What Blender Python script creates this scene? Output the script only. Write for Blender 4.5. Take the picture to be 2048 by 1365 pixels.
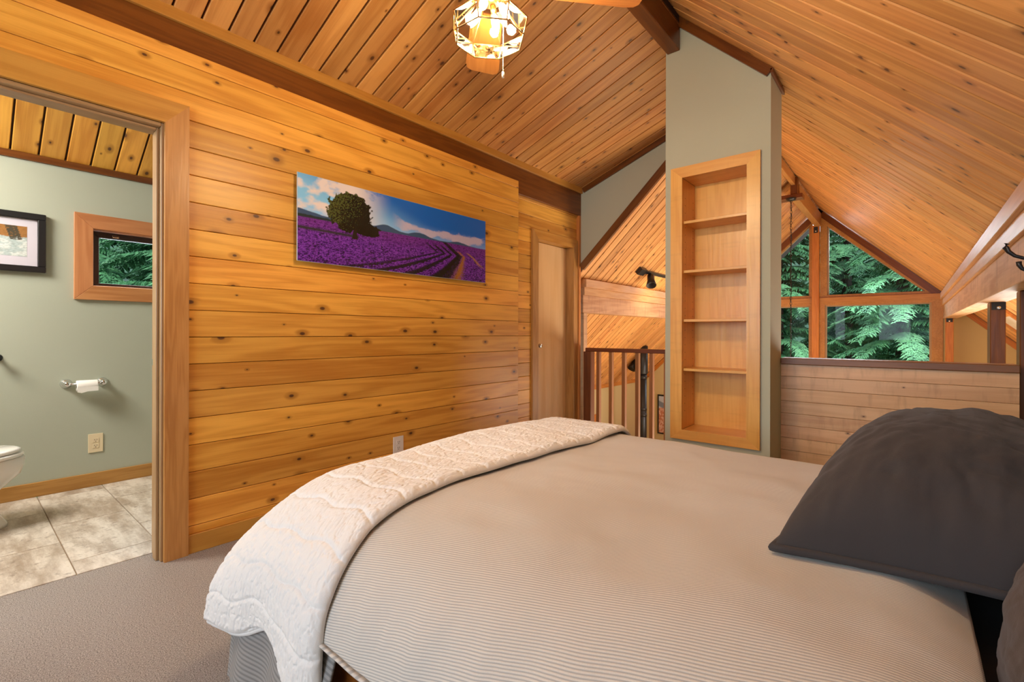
import bpy, bmesh, math, random
import numpy as np
from mathutils import Vector, Matrix, noise as mnoise
random.seed(7); rng = np.random.default_rng(7)
for o in list(bpy.data.objects): bpy.data.objects.remove(o)
scene = bpy.context.scene
COL = scene.collection
PI = math.pi

# ------------------------------------------------------------------ camera
TH, ROLL, FPX, CY, CAMH = .7006, .0024, 945.2, 666.8, 1.087
cd = bpy.data.cameras.new('camera'); cam = bpy.data.objects.new('camera', cd); COL.objects.link(cam)
cd.sensor_fit = 'HORIZONTAL'; cd.sensor_width = 36; cd.lens = 36*FPX/2048
cd.shift_y = (CY-682.5)/2048; cd.clip_start = .02; cd.clip_end = 300
right = Vector((math.sin(TH), -math.cos(TH), 0)); up = Vector((0, 0, 1)); fwd = Vector((math.cos(TH), math.sin(TH), 0))
r2 = right*math.cos(ROLL)+up*math.sin(ROLL); u2 = up*math.cos(ROLL)-right*math.sin(ROLL)
cam.matrix_world = Matrix(((r2.x, u2.x, -fwd.x, 0), (r2.y, u2.y, -fwd.y, 0), (r2.z, u2.z, -fwd.z, CAMH), (0, 0, 0, 1)))
scene.camera = cam

# ------------------------------------------------------------------ world, daylight, exposure
scene.view_settings.view_transform = 'Standard'; scene.view_settings.look = 'None'
scene.view_settings.exposure = 0.0; scene.view_settings.gamma = 1; scene.view_settings.use_curve_mapping = False
world = bpy.data.worlds.new('world'); scene.world = world; world.use_nodes = True
wn = world.node_tree; bg = wn.nodes['Background']
bg.inputs[0].default_value = (.72, .86, 1, 1); bg.inputs[1].default_value = 1.6

def area(name, loc, target, sx, sy, power, color, spread=None):
    ld = bpy.data.lights.new(name, 'AREA'); ld.shape = 'RECTANGLE'; ld.size = sx; ld.size_y = sy
    ld.energy = power; ld.color = color
    if spread: ld.spread = spread
    o = bpy.data.objects.new(name, ld); COL.objects.link(o); o.location = loc
    o.rotation_euler = (Vector(target)-Vector(loc)).to_track_quat('-Z', 'Y').to_euler()
    return o
DAY = (.80, .90, 1.0); WARM = (1.0, .78, .50)
area('window_daylight_behind', (-2.35, 1.1, 1.6), (1.5, .9, 1.9), 2.2, 1.5, 78, (.72, .86, 1.0))
area('great_room_side_fill', (6.5, -1.25, -.15), (4.4, 2.2, .45), 1.8, 1.0, 120, (1.0, .95, .88))  # added fill to brighten the baluster sides; no window is built here
area('gable_daylight', (12.6, 1.2, 4.2), (5.0, 1.2, .2), 4.0, 3.0, 800, DAY)
area('great_room_lamps', (7.0, 1.2, -.9), (7.0, 1.2, 3.2), 3.0, 2.4, 92, (1.0, .76, .46))
area('bath_window_daylight', (1.0, 4.75, 1.9), (.6, 3.4, .6), .7, .5, 36, DAY)
sd = bpy.data.lights.new('soft_sun', 'SUN'); sd.energy = 3.0; sd.angle = .5; sd.color = (1, .97, .92)
so = bpy.data.objects.new('soft_sun', sd); COL.objects.link(so); so.rotation_euler = Vector((.62, .25, -.74)).to_track_quat('-Z', 'Y').to_euler()
area('bath_ceiling_lamp', (-.75, 3.7, 2.25), (.5, 3.8, .2), .7, .6, 60, (1.0, .93, .82))

# ------------------------------------------------------------------ node helpers
class NT:
    def __init__(s, mat):
        mat.use_nodes = True; s.t = mat.node_tree; s.b = s.t.nodes['Principled BSDF']
    def n(s, typ, **kw):
        x = s.t.nodes.new(typ)
        for k, v in kw.items(): setattr(x, k, v)
        return x
    def l(s, a, b): s.t.links.new(a, b)
    def val(s, x, sock):
        if isinstance(x, (int, float, tuple)): sock.default_value = x
        else: s.l(x, sock)
    def math(s, op, a, b=0.0, c=None):
        x = s.n('ShaderNodeMath', operation=op); s.val(a, x.inputs[0]); s.val(b, x.inputs[1])
        if c is not None: s.val(c, x.inputs[2])
        return x.outputs[0]
    def vmath(s, op, a, b):
        x = s.n('ShaderNodeVectorMath', operation=op); s.val(a, x.inputs[0]); s.val(b, x.inputs[1]); return x.outputs[0]
    def mix(s, f, a, b, typ='MIX'):
        x = s.n('ShaderNodeMix', data_type='RGBA', blend_type=typ); s.val(f, x.inputs[0]); s.val(a, x.inputs[6]); s.val(b, x.inputs[7]); return x.outputs[2]
    def ramp(s, f, lo, hi, a=0.0, b=1.0):
        x = s.n('ShaderNodeMapRange', clamp=True); x.interpolation_type = 'SMOOTHSTEP'
        s.val(f, x.inputs[0]); x.inputs[1].default_value = lo; x.inputs[2].default_value = hi; x.inputs[3].default_value = a; x.inputs[4].default_value = b
        return x.outputs[0]
    def noise(s, v, scale, detail=4, rough=.55):
        x = s.n('ShaderNodeTexNoise'); s.l(v, x.inputs['Vector']); x.inputs['Scale'].default_value = scale
        x.inputs['Detail'].default_value = detail; x.inputs['Roughness'].default_value = rough; return x.outputs[0]
    def bump(s, h, dist, strength=1.0):
        x = s.n('ShaderNodeBump'); x.inputs['Distance'].default_value = dist; x.inputs['Strength'].default_value = strength
        s.l(h, x.inputs['Height']); s.l(x.outputs[0], s.b.inputs['Normal'])

def C4(c): return (c[0], c[1], c[2], 1.0)

def plain(name, col, rough=.5, metal=0, spec=.5, var=.06, vscale=6, bump=0, bscale=300, coat=0):
    m = bpy.data.materials.new(name); t = NT(m)
    tc = t.n('ShaderNodeTexCoord').outputs['Object']
    f = t.noise(tc, vscale, 3)
    a = C4([c*(1-var) for c in col]); b = C4([min(1, c*(1+var)) for c in col])
    t.l(t.mix(f, a, b), t.b.inputs['Base Color'])
    t.b.inputs['Roughness'].default_value = rough; t.b.inputs['Metallic'].default_value = metal
    t.b.inputs['Specular IOR Level'].default_value = spec; t.b.inputs['Coat Weight'].default_value = coat
    if bump: t.bump(t.noise(tc, bscale, 2), bump)
    return m

def wood(name, light, dark, knot=(.10, .035, .012), rough=.38, knots=1.0, grain=1.0, tint=.30, hue=.004, coat=.0, figure=0.0, ksize=.045):
    """knotty timber: grain runs along the object's local X"""
    m = bpy.data.materials.new(name); t = NT(m)
    tc = t.n('ShaderNodeTexCoord').outputs['Object']
    oi = t.n('ShaderNodeObjectInfo').outputs['Random']
    cx = t.n('ShaderNodeCombineXYZ'); t.l(t.math('MULTIPLY', oi, 91.7), cx.inputs[0]); t.l(t.math('MULTIPLY', oi, 37.3), cx.inputs[1]); t.l(t.math('MULTIPLY', oi, 53.1), cx.inputs[2])
    p = t.vmath('ADD', tc, cx.outputs[0])
    # knots in the face plane (fold z into y so that edges show grain too)
    sp = t.n('ShaderNodeSeparateXYZ'); t.l(p, sp.inputs[0])
    pv = t.n('ShaderNodeCombineXYZ'); t.l(t.math('MULTIPLY', sp.outputs[0], 3.6), pv.inputs[0]); t.l(t.math('MULTIPLY', sp.outputs[1], 6.0), pv.inputs[1])
    vo = t.n('ShaderNodeTexVoronoi', voronoi_dimensions='2D'); t.l(pv.outputs[0], vo.inputs['Vector']); vo.inputs['Scale'].default_value = 1.0
    spc = t.n('ShaderNodeSeparateColor'); t.l(vo.outputs['Color'], spc.inputs[0])
    keep = t.math('GREATER_THAN', spc.outputs[0], 1-.62*knots if knots > 0 else 2.0)
    size = t.math('MULTIPLY_ADD', spc.outputs[1], ksize*1.1, ksize*.35)
    q = t.math('DIVIDE', vo.outputs['Distance'], size)
    core = t.math('MULTIPLY', t.ramp(q, .55, 1.1, 1, 0), keep)
    halo = t.math('MULTIPLY', t.ramp(q, .7, 3.2, 1, 0), keep)
    gv = t.vmath('MULTIPLY', p, (.55*grain, 7.0*grain, 7.0*grain))
    g1 = t.noise(gv, 1.0, 3, .5)
    ph = t.math('ADD', t.math('MULTIPLY', g1, 40.0), t.math('MULTIPLY', halo, 3.5))
    ring = t.math('MULTIPLY_ADD', t.math('SINE', ph), .5, .5)
    fine = t.noise(t.vmath('MULTIPLY', p, (5.0, 190.0, 190.0)), 1.0, 2, .6)
    broad = t.noise(t.vmath('MULTIPLY', p, (.9, 5.0, 5.0)), 1.0, 2, .5)
    f = t.math('ADD', t.math('MULTIPLY', ring, .20), t.math('ADD', t.math('MULTIPLY', fine, .30), t.math('MULTIPLY', broad, .62)))
    f = t.ramp(f, .30, .95)
    col = t.mix(f, C4(light), C4(dark))
    if figure:
        fg = t.noise(t.vmath('MULTIPLY', p, (26.0, 5.0, 5.0)), 1.0, 3, .6)
        col = t.mix(t.ramp(fg, .5, .75, 0, figure), col, C4([c*.55 for c in dark]))
    col = t.mix(t.math('MULTIPLY', halo, .65), col, C4([c*.60 for c in dark]))
    col = t.mix(t.math('MULTIPLY', core, .96), col, C4(knot))
    hs = t.n('ShaderNodeHueSaturation'); t.l(col, hs.inputs['Color'])
    t.l(t.math('MULTIPLY_ADD', oi, tint, 1-tint/2), hs.inputs['Value'])
    r2_ = t.math('FRACT', t.math('MULTIPLY', oi, 17.31)); t.l(t.math('MULTIPLY_ADD', r2_, hue*2, .5-hue), hs.inputs['Hue'])
    t.l(hs.outputs[0], t.b.inputs['Base Color'])
    t.b.inputs['Roughness'].default_value = rough; t.b.inputs['Coat Weight'].default_value = coat; t.b.inputs['Coat Roughness'].default_value = .25
    t.bump(t.math('ADD', t.math('MULTIPLY', ring, .5), t.math('MULTIPLY', fine, .7)), .0006, .5)
    return m

M = {}
M['pine'] = wood('knotty_pine_wall', (.86, .44, .075), (.54, .205, .020), tint=.36, ksize=.055, knots=1.2)
M['pine_ceiling'] = wood('knotty_pine_ceiling', (.68, .33, .095), (.44, .16, .032), tint=.36, rough=.36, ksize=.055, knots=1.3)
M['pine_roof'] = wood('pine_roof', (.76, .39, .135), (.50, .205, .052), tint=.32, rough=.48, ksize=.052, knots=1.3)
M['pine_board'] = wood('clear_pine_board', (.60, .30, .055), (.42, .17, .022), knots=.25, tint=.1)
M['fir_dark'] = wood('dark_fir', (.20, .060, .008), (.10, .024, .003), knots=.2, tint=.15, grain=1.6, rough=.33)
M['fir'] = wood('fir_trim', (.54, .27, .075), (.36, .15, .032), knots=0, tint=.14, grain=2.4, rough=.36)
M['fir_orange'] = wood('fir_orange', (.60, .24, .05), (.42, .13, .02), knots=.15, tint=.12, grain=2.0)
M['beam'] = wood('rough_sawn_beam', (.62, .37, .20), (.40, .19, .08), knots=.3, tint=.1, figure=.45, rough=.55)
M['maple'] = wood('bookcase_maple', (.82, .44, .11), (.68, .30, .06), knots=0, tint=.1, hue=.004, grain=1.3, figure=.14, rough=.3)
M['maple_plank'] = wood('wormy_maple', (.70, .43, .22), (.52, .27, .12), knots=.35, tint=.34, figure=.30, rough=.4, ksize=.035)
M['rail'] = wood('rail_mahogany', (.20, .055, .016), (.10, .024, .008), knots=0, tint=.1, rough=.3)
M['cap'] = wood('cap_board', (.30, .125, .05), (.18, .065, .022), knots=0, tint=.05, rough=.4)
M['door'] = wood('flat_door_veneer', (.80, .52, .25), (.70, .42, .18), knots=0, tint=.05, hue=.002, grain=.7, rough=.22, coat=.3)
M['blade'] = wood('fan_blade_veneer', (.62, .25, .06), (.46, .15, .03), knots=0, tint=.05, grain=1.5, rough=.35)
M['void'] = plain('groove_shadow_board', (.045, .016, .005), .9)
M['sage'] = plain('sage_wall_paint', (.46, .46, .335), .75, var=.02, vscale=2, bump=.0006, bscale=500)
M['sage_bath'] = plain('sage_bathroom_paint', (.44, .47, .38), .6, var=.02, vscale=2, bump=.0006, bscale=450)
M['ochre'] = plain('great_room_paint', (.60, .50, .27), .8, var=.02, vscale=1)
M['black'] = plain('black_metal', (.012, .012, .014), .35, var=.02)
M['pipe'] = plain('stove_pipe_steel', (.035, .037, .042), .38, .6, var=.1, vscale=3)
M['brass'] = plain('brass_came', (.42, .26, .10), .3, 1.0)
M['chrome'] = plain('chrome', (.80, .81, .83), .08, 1.0, var=.01)
M['china'] = plain('vitreous_china', (.86, .85, .82), .08, var=.01, coat=.5)
M['paper'] = plain('toilet_tissue', (.86, .84, .80), .9, var=.02, bump=.0005, bscale=300)
M['ivory'] = plain('ivory_plastic', (.80, .68, .46), .35, var=.01)
M['white_plastic'] = plain('white_plastic', (.78, .72, .66), .35, var=.01)
M['mat_board'] = plain('picture_mat', (.62, .58, .66), .8, var=.02)
M['slot'] = plain('outlet_slot', (.02, .02, .02), .6)
M['bronze_frame'] = plain('bronze_window_sash', (.045, .025, .022), .4, var=.05)
M['white_cord'] = plain('chain_bead_white', (.85, .74, .55), .3, .3)
M['mattress'] = plain('shade_dark_mattress', (.035, .032, .033), .9, var=.06, vscale=30)  # near-black: the shade beside the pillow is put into the mattress colour
M['ext'] = plain('exterior_ground', (.07, .12, .05), .95, var=.5, vscale=.7)

def carpet_mat():
    m = bpy.data.materials.new('cut_loop_carpet'); t = NT(m)
    tc = t.n('ShaderNodeTexCoord').outputs['Object']
    a = t.noise(tc, 260, 3, .8); b = t.noise(tc, 60, 3, .7)
    f = t.ramp(a, .35, .68)
    col = t.mix(f, (.11, .096, .088, 1), (.66, .59, .54, 1))
    col = t.mix(t.ramp(b, .35, .65, 0, .4), col, (.40, .355, .32, 1))
    t.l(col, t.b.inputs['Base Color']); t.b.inputs['Roughness'].default_value = .97; t.b.inputs['Specular IOR Level'].default_value = .1
    t.bump(t.math('ADD', a, t.math('MULTIPLY', b, .5)), .005, .9)
    return m
M['carpet'] = carpet_mat()

def tile_mat():
    m = bpy.data.materials.new('travertine_tile'); t = NT(m)
    tc = t.n('ShaderNodeTexCoord').outputs['Object']; oi = t.n('ShaderNodeObjectInfo').outputs['Random']
    cx = t.n('ShaderNodeCombineXYZ'); t.l(t.math('MULTIPLY', oi, 61.0), cx.inputs[0]); t.l(t.math('MULTIPLY', oi, 23.0), cx.inputs[1])
    p = t.vmath('ADD', tc, cx.outputs[0])
    a = t.noise(t.vmath('MULTIPLY', p, (9.0, 2.2, 1.0)), 1.0, 6, .7); b = t.noise(p, 26, 4, .7)
    col = t.mix(t.ramp(a, .34, .66), (.70, .64, .56, 1), (.36, .285, .215, 1))
    col = t.mix(t.ramp(b, .54, .68, 0, .6), col, (.24, .185, .145, 1))
    t.l(col, t.b.inputs['Base Color']); t.b.inputs['Roughness'].default_value = .42
    t.bump(b, .002, .4)
    return m
M['tile'] = tile_mat(); M['grout'] = plain('tile_grout', (.34, .25, .16), .9)

def stripe_mat(name, base, line, period, sheen=.2):
    m = bpy.data.materials.new(name); t = NT(m)
    uv = t.n('ShaderNodeUVMap'); uv.uv_map = 'UVMap'
    sp = t.n('ShaderNodeSeparateXYZ'); t.l(uv.outputs[0], sp.inputs[0])
    tc = t.n('ShaderNodeTexCoord').outputs['Object']
    w = t.noise(tc, 3, 2)
    ph = t.math('MULTIPLY', t.math('ADD', sp.outputs[0], t.math('MULTIPLY', w, .012)), 2*PI/period)
    s = t.math('MULTIPLY_ADD', t.math('SINE', ph), .5, .5)
    weave = t.noise(tc, 600, 2)
    col = t.mix(t.ramp(s, .35, .85), C4(base), C4(line))
    col = t.mix(t.ramp(weave, .4, .7, 0, .12), col, (.3, .27, .24, 1))
    t.l(col, t.b.inputs['Base Color']); t.b.inputs['Roughness'].default_value = .92; t.b.inputs['Specular IOR Level'].default_value = .15
    t.b.inputs['Sheen Weight'].default_value = sheen
    t.bump(t.math('ADD', t.math('MULTIPLY', s, -.6), t.math('MULTIPLY', weave, .5)), .0012, .6)
    return m
M['duvet'] = stripe_mat('ticking_stripe_duvet', (.62, .575, .51), (.40, .385, .36), .0058)
M['skirt'] = stripe_mat('grey_ticking_skirt', (.27, .26, .25), (.17, .165, .16), .012)

def fabric(name, col, bscale, bd, var=.05, sheen=.3, rough=.95):
    m = bpy.data.materials.new(name); t = NT(m)
    tc = t.n('ShaderNodeTexCoord').outputs['Object']
    a = t.noise(tc, bscale, 3, .6); b = t.noise(tc, 5, 3)
    t.l(t.mix(b, C4([c*(1-var) for c in col]), C4([min(1, c*(1+var)) for c in col])), t.b.inputs['Base Color'])
    t.b.inputs['Roughness'].default_value = rough; t.b.inputs['Sheen Weight'].default_value = sheen; t.b.inputs['Specular IOR Level'].default_value = .12
    t.bump(a, bd, .8)
    return m
M['quilt'] = fabric('white_matelasse_quilt', (.72, .71, .69), 220, .0010, .02)
M['pillow'] = fabric('charcoal_cotton', (.050, .043, .042), 420, .0006, .12, .08, .8)
M['pillow_brown'] = fabric('brown_cotton', (.075, .055, .045), 420, .0006, .1, .1)
M['headboard'] = fabric('dark_upholstery', (.035, .03, .03), 300, .0008, .1, .1)

def glass(name, tint=(1, 1, 1), refl=.10, rough=.0, fres=1.0):
    m = bpy.data.materials.new(name); m.use_nodes = True; nt = m.node_tree
    for n in list(nt.nodes): nt.nodes.remove(n)
    o = nt.nodes.new('ShaderNodeOutputMaterial'); tr = nt.nodes.new('ShaderNodeBsdfTransparent'); gl = nt.nodes.new('ShaderNodeBsdfGlossy')
    mx = nt.nodes.new('ShaderNodeMixShader'); fr = nt.nodes.new('ShaderNodeFresnel'); fr.inputs[0].default_value = 1.5
    ml = nt.nodes.new('ShaderNodeMath'); ml.operation = 'MULTIPLY_ADD'; ml.inputs[1].default_value = fres; ml.inputs[2].default_value = refl
    tr.inputs[0].default_value = (tint[0], tint[1], tint[2], 1); gl.inputs['Roughness'].default_value = rough
    nt.links.new(fr.outputs[0], ml.inputs[0]); nt.links.new(ml.outputs[0], mx.inputs[0]); nt.links.new(tr.outputs[0], mx.inputs[1]); nt.links.new(gl.outputs[0], mx.inputs[2]); nt.links.new(mx.outputs[0], o.inputs[0])
    return m
M['glass'] = glass('window_glass', (.95, 1.0, .98), .0, fres=.35)
M['shade_glass'] = glass('bevelled_shade_glass', (1.0, .95, .86), .03, .04)

def emis(name, col, strength):
    m = bpy.data.materials.new(name); t = NT(m); t.b.inputs['Base Color'].default_value = C4(col)
    t.b.inputs['Emission Color'].default_value = C4(col); t.b.inputs['Emission Strength'].default_value = strength
    return m
M['bulb'] = emis('lit_bulb', (1, .90, .74), 15)
M['bulb_small'] = emis('lit_spot_face', (1, .85, .6), 20)

def vcol(name, rough=.3, coat=0):
    m = bpy.data.materials.new(name); t = NT(m)
    a = t.n('ShaderNodeVertexColor'); a.layer_name = 'print'; t.l(a.outputs[0], t.b.inputs['Base Color'])
    t.b.inputs['Roughness'].default_value = rough; t.b.inputs['Coat Weight'].default_value = coat; t.b.inputs['Coat Roughness'].default_value = .04
    return m

# ------------------------------------------------------------------ mesh helpers
def link(o, parent=None):
    COL.objects.link(o)
    if parent is not None: o.parent = parent
    return o
def mesh(name, verts, faces, mat, parent=None, smooth=False):
    me = bpy.data.meshes.new(name); me.from_pydata([tuple(v) for v in verts], [], faces); me.materials.append(mat)
    if smooth: me.polygons.foreach_set('use_smooth', [True]*len(me.polygons))
    me.update(); return link(bpy.data.objects.new(name, me), parent)
def from_bm(name, bm, mat, parent=None, smooth=False):
    me = bpy.data.meshes.new(name); bmesh.ops.recalc_face_normals(bm, faces=bm.faces); bm.to_mesh(me); bm.free(); me.materials.append(mat)
    if smooth: me.polygons.foreach_set('use_smooth', [True]*len(me.polygons))
    return link(bpy.data.objects.new(name, me), parent)
PERM = {'x': Matrix(((1, 0, 0), (0, 1, 0), (0, 0, 1))), 'z': Matrix(((0, 1, 0), (0, 0, 1), (1, 0, 0))), 'y': Matrix(((0, 0, 1), (1, 0, 0), (0, 1, 0)))}
def box(name, lo, hi, mat, parent=None, grain='x', bev=.002):
    """axis-aligned board; local X (grain) is turned to the world axis `grain`"""
    lo = Vector(lo); hi = Vector(hi); c = (lo+hi)/2; h = (hi-lo)/2
    R = PERM[grain]; hl = R.transposed() @ h; hl = Vector([abs(a) for a in hl])
    bm = bmesh.new(); bmesh.ops.create_cube(bm, size=2); bmesh.ops.scale(bm, vec=hl, verts=bm.verts)
    b = min(bev, .4*min(hl))
    if b > 0: bmesh.ops.bevel(bm, geom=bm.edges[:], offset=b, segments=1, affect='EDGES')
    o = from_bm(name, bm, mat, parent); o.matrix_world = Matrix.Translation(c) @ R.to_4x4(); return o
def prism(name, pts, axis, a, b, mat, parent=None):
    """polygon in the plane perpendicular to axis, extruded from a to b. pts for axis x: (y,z); y: (x,z); z: (x,y)"""
    def P(p, t): return {'x': (t, p[0], p[1]), 'y': (p[0], t, p[1]), 'z': (p[0], p[1], t)}[axis]
    bm = bmesh.new(); A = [bm.verts.new(P(p, a)) for p in pts]; B = [bm.verts.new(P(p, b)) for p in pts]; n = len(pts)
    bm.faces.new(A); bm.faces.new(B[::-1])
    for i in range(n): bm.faces.new((A[i], B[i], B[(i+1) % n], A[(i+1) % n]))
    return from_bm(name, bm, mat, parent)
def empty(name, loc=(0, 0, 0), rz=0):
    o = bpy.data.objects.new(name, None); o.location = loc; o.rotation_euler = (0, 0, rz); o.empty_display_size = .1; COL.objects.link(o); return o
def tag(o, label, cat, group=None):
    o['label'] = label; o['category'] = cat
    if group: o['group'] = group
    return o
def struct(o): o['kind'] = 'structure'; return o
def keep(o, parent):
    """parent without moving"""
    o.parent = parent; o.matrix_parent_inverse = wmat(parent).inverted(); return o
def wmat(o):
    return (wmat(o.parent) @ o.matrix_parent_inverse @ o.matrix_basis) if o.parent else o.matrix_basis.copy()
def lathe(name, prof, mat, parent=None, seg=24, mw=None, smooth=True, cap=True):
    bm = bmesh.new(); rings = []
    for r, z in prof: rings.append([bm.verts.new((r*math.cos(2*PI*i/seg), r*math.sin(2*PI*i/seg), z)) for i in range(seg)])
    for a, b in zip(rings, rings[1:]):
        for i in range(seg): bm.faces.new((a[i], a[(i+1) % seg], b[(i+1) % seg], b[i]))
    if cap: bm.faces.new(rings[0][::-1]); bm.faces.new(rings[-1])
    o = from_bm(name, bm, mat, parent, smooth)
    if mw is not None: o.matrix_world = mw
    return o
def tube_bm(bm, pts, r, seg=8, close=False):
    pts = [Vector(p) for p in pts]; rings = []; n = len(pts)
    for i, p in enumerate(pts):
        d = (pts[(i+1) % n]-pts[i-1]) if close else (pts[min(i+1, n-1)]-pts[max(i-1, 0)])
        q = d.to_track_quat('Z', 'Y'); rr = r[i] if isinstance(r, (list, tuple)) else r
        rings.append([bm.verts.new(p + q @ Vector((rr*math.cos(2*PI*k/seg), rr*math.sin(2*PI*k/seg), 0))) for k in range(seg)])
    pairs = list(zip(rings, rings[1:]))
    for a, b in pairs:
        for k in range(seg): bm.faces.new((a[k], a[(k+1) % seg], b[(k+1) % seg], b[k]))
    if not close: bm.faces.new(rings[0][::-1]); bm.faces.new(rings[-1])
    else:
        a, b = rings[-1], rings[0]
        for k in range(seg): bm.faces.new((a[k], a[(k+1) % seg], b[(k+1) % seg], b[k]))
def tube(name, pts, r, mat, parent=None, seg=8, close=False):
    bm = bmesh.new(); tube_bm(bm, pts, r, seg, close); return from_bm(name, bm, mat, parent, True)
def frame4(origin, xdir, zdir):
    x = Vector(xdir).normalized(); z = Vector(zdir).normalized(); y = z.cross(x).normalized(); z = x.cross(y)
    return Matrix(((x.x, y.x, z.x, origin[0]), (x.y, y.y, z.y, origin[1]), (x.z, y.z, z.z, origin[2]), (0, 0, 0, 1)))

PLK = {}
def plank_mesh(L, w, mat, th=.016, gap=.0035, ch=.004):
    """one tongue-and-groove board face: length along X 0..L, width along Y 0..w, face at z=0 pointing +Z, bevelled long edges"""
    k = (round(L, 3), round(w, 4), mat.name, gap, ch)
    if k in PLK: return PLK[k]
    g = gap/2; prof = [(g, -th), (g, -ch), (g+ch, 0), (w-g-ch, 0), (w-g, -ch), (w-g, -th)]
    v = [(x, y, z) for x in (0, L) for y, z in prof]; n = 6
    f = [tuple(range(n-1, -1, -1)), tuple(range(n, 2*n))]+[(i, i+n, (i+1) % n+n, (i+1) % n)[::-1] for i in range(n)]
    me = bpy.data.meshes.new('plank'); me.from_pydata(v, [], f); me.materials.append(mat); me.validate(); me.update()
    bm = bmesh.new(); bm.from_mesh(me); bmesh.ops.recalc_face_normals(bm, faces=bm.faces); bm.to_mesh(me); bm.free()
    PLK[k] = me; return me
def plank(parent, mw, L, w, mat, gap=.0035, ch=.004):
    o = bpy.data.objects.new('plank', plank_mesh(L, w, mat, gap=gap, ch=ch)); COL.objects.link(o)
    o.matrix_world = mw; return keep(o, parent)

# ================================================================== SETTING
W = 2.706                      # bedroom left wall plane (Y)
XE = 4.38                      # end of the loft
T = .972                       # main roof pitch
YR, ZR = 1.205, 3.243          # main ridge
XG = 9.6                       # gable glass wall
def zr(y): return ZR-T*(YR-y) if y < YR else ZR-T*(y-YR)
TD = .354
def zd(y): return 2.645+TD*(W-y)

# floor
fl = struct(prism('floor', [(-2.5, -.55), (3.62, -.55), (3.62, 1.6), (XE+.06, 1.6), (XE+.06, W+.14), (-2.5, W+.14)], 'z', -.25, 0, M['carpet']))
# left wall : backing + planks round the bathroom door
DX0, DX1, DZ = -.30, .655, 2.075
wl = struct(prism('wall_left', [(-2.5, 0), (DX0, 0), (DX0, DZ), (DX1, DZ), (DX1, 0), (3.28, 0), (3.28, 2.455), (-2.5, 2.455)], 'y', W+.012, W+.132, M['void']))
Z0, DZP = .131, .1332
def wplank(par, x0, x1, z0, z1, y, mat, gap=.0025, ch=.0025):
    # length along +X, width along +Z, face towards -Y  => local x=+X, local y=+Z, local z=-Y
    mw = Matrix(((1, 0, 0, x0), (0, 0, -1, y), (0, 1, 0, z0), (0, 0, 0, 1)))
    return plank(par, mw, x1-x0, z1-z0, mat, gap, ch)
rows = [(0.09, Z0)]+[(Z0+DZP*k, Z0+DZP*(k+1)) for k in range(17)]+[(Z0+DZP*17, 2.463)]
for z0, z1 in rows:
    if z1 < 2.15:
        wplank(wl, .70, 3.295, z0, z1, W, M['pine']); wplank(wl, -2.5, DX0-.05, z0, z1, W, M['pine'])
    else: wplank(wl, -2.5, 3.295, z0, z1, W, M['pine'])
# recessed wall by the closet
WR = 2.76
wr = struct(prism('wall_closet', [(3.28, 0), (3.66, 0), (3.66, 2.02), (4.27, 2.02), (4.27, 0), (XE, 0), (XE, 2.36), (3.28, 2.36)], 'y', WR+.012, WR+.08, M['void']))
zz = 2.3293
seams = [2.362]+[2.3293-.1267*k for k in range(0, 19)]
for a, b in zip(seams, seams[1:]):
    if b < 0: b = 0
    if b > 2.03: wplank(wr, 3.285, XE, b, a, WR, M['pine'])
    else:
        wplank(wr, 3.285, 3.62, b, a, WR, M['pine']); wplank(wr, 4.30, XE, b, a, WR, M['pine'])
bl = struct(box('baseboard_left', (DX1+.09, W-.012, 0), (3.295, W+.004, .092), M['pine_board']))
# trims between wall and dormer ceiling
struct(box('trim_1', (-2.5, 2.722, 2.355), (XE, 2.86, 2.70), M['fir_dark']))
struct(box('trim_2', (-2.5, 2.700, 2.590), (XE, 2.7215, 2.652), M['pine_board']))
struct(box('trim_3', (3.297, 2.745, 2.340), (4.36, 2.759, 2.358), M['pine_board']))
struct(box('trim_4', (4.345, 2.722, 0), (XE, 2.759, 2.354), M['fir_orange'], grain='z'))
# dormer ceiling (over the bedroom, low pitch)
nl = math.hypot(1, TD)
cd_ = struct(prism('ceiling_dormer', [(2.76, zd(2.76)+.016), (2.76, zd(2.76)+.09), (1.20, zd(1.20)+.09), (1.20, zd(1.20)+.016)], 'x', -2.5, XE+.05, M['void']))
ux = Vector((0, -1, TD)).normalized(); un = Vector((0, -TD, -1)).normalized()      # up the slope, and face normal (down)
Ld = 1.52*nl
for k in range(-28, 29):
    x = .923+.1222*k
    if x > XE: break
    w = min(.1222, XE-x)
    y_ = un.cross(ux)   # width direction
    # width must run along +X or -X
    sgn = 1 if y_.x > 0 else -1
    o0 = Vector((x if sgn > 0 else x+w, W+.015, zd(W+.015)))
    mw = Matrix(((ux.x, y_.x, un.x, o0.x), (ux.y, y_.y, un.y, o0.y), (ux.z, y_.z, un.z, o0.z), (0, 0, 0, 1)))
    plank(cd_, mw, Ld, w, M['pine_ceiling'], .010, .004)
# main roof, right slope
cr = struct(prism('ceiling_right', [(YR, ZR+.016), (YR, ZR+.12), (-2.0, zr(-2.0)+.12), (-2.0, zr(-2.0)+.016)], 'x', -2.5, XG+.9, M['void']))
ux = Vector((0, 1, T)).normalized(); un = Vector((0, T, -1)).normalized(); y_ = un.cross(ux); sgn = 1 if y_.x > 0 else -1
Lr = math.hypot(3.1, 3.1*T)
x = 1.75-.1302*33; k = 0
while x < XG-.01:
    w = min(.1302, XG-x)
    o0 = Vector((x if sgn > 0 else x+w, -1.9, zr(-1.9)))
    mw = Matrix(((ux.x, y_.x, un.x, o0.x), (ux.y, y_.y, un.y, o0.y), (ux.z, y_.z, un.z, o0.z), (0, 0, 0, 1)))
    plank(cr, mw, Lr, w, M['pine_roof'], .013, .004); x += .1302
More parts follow.
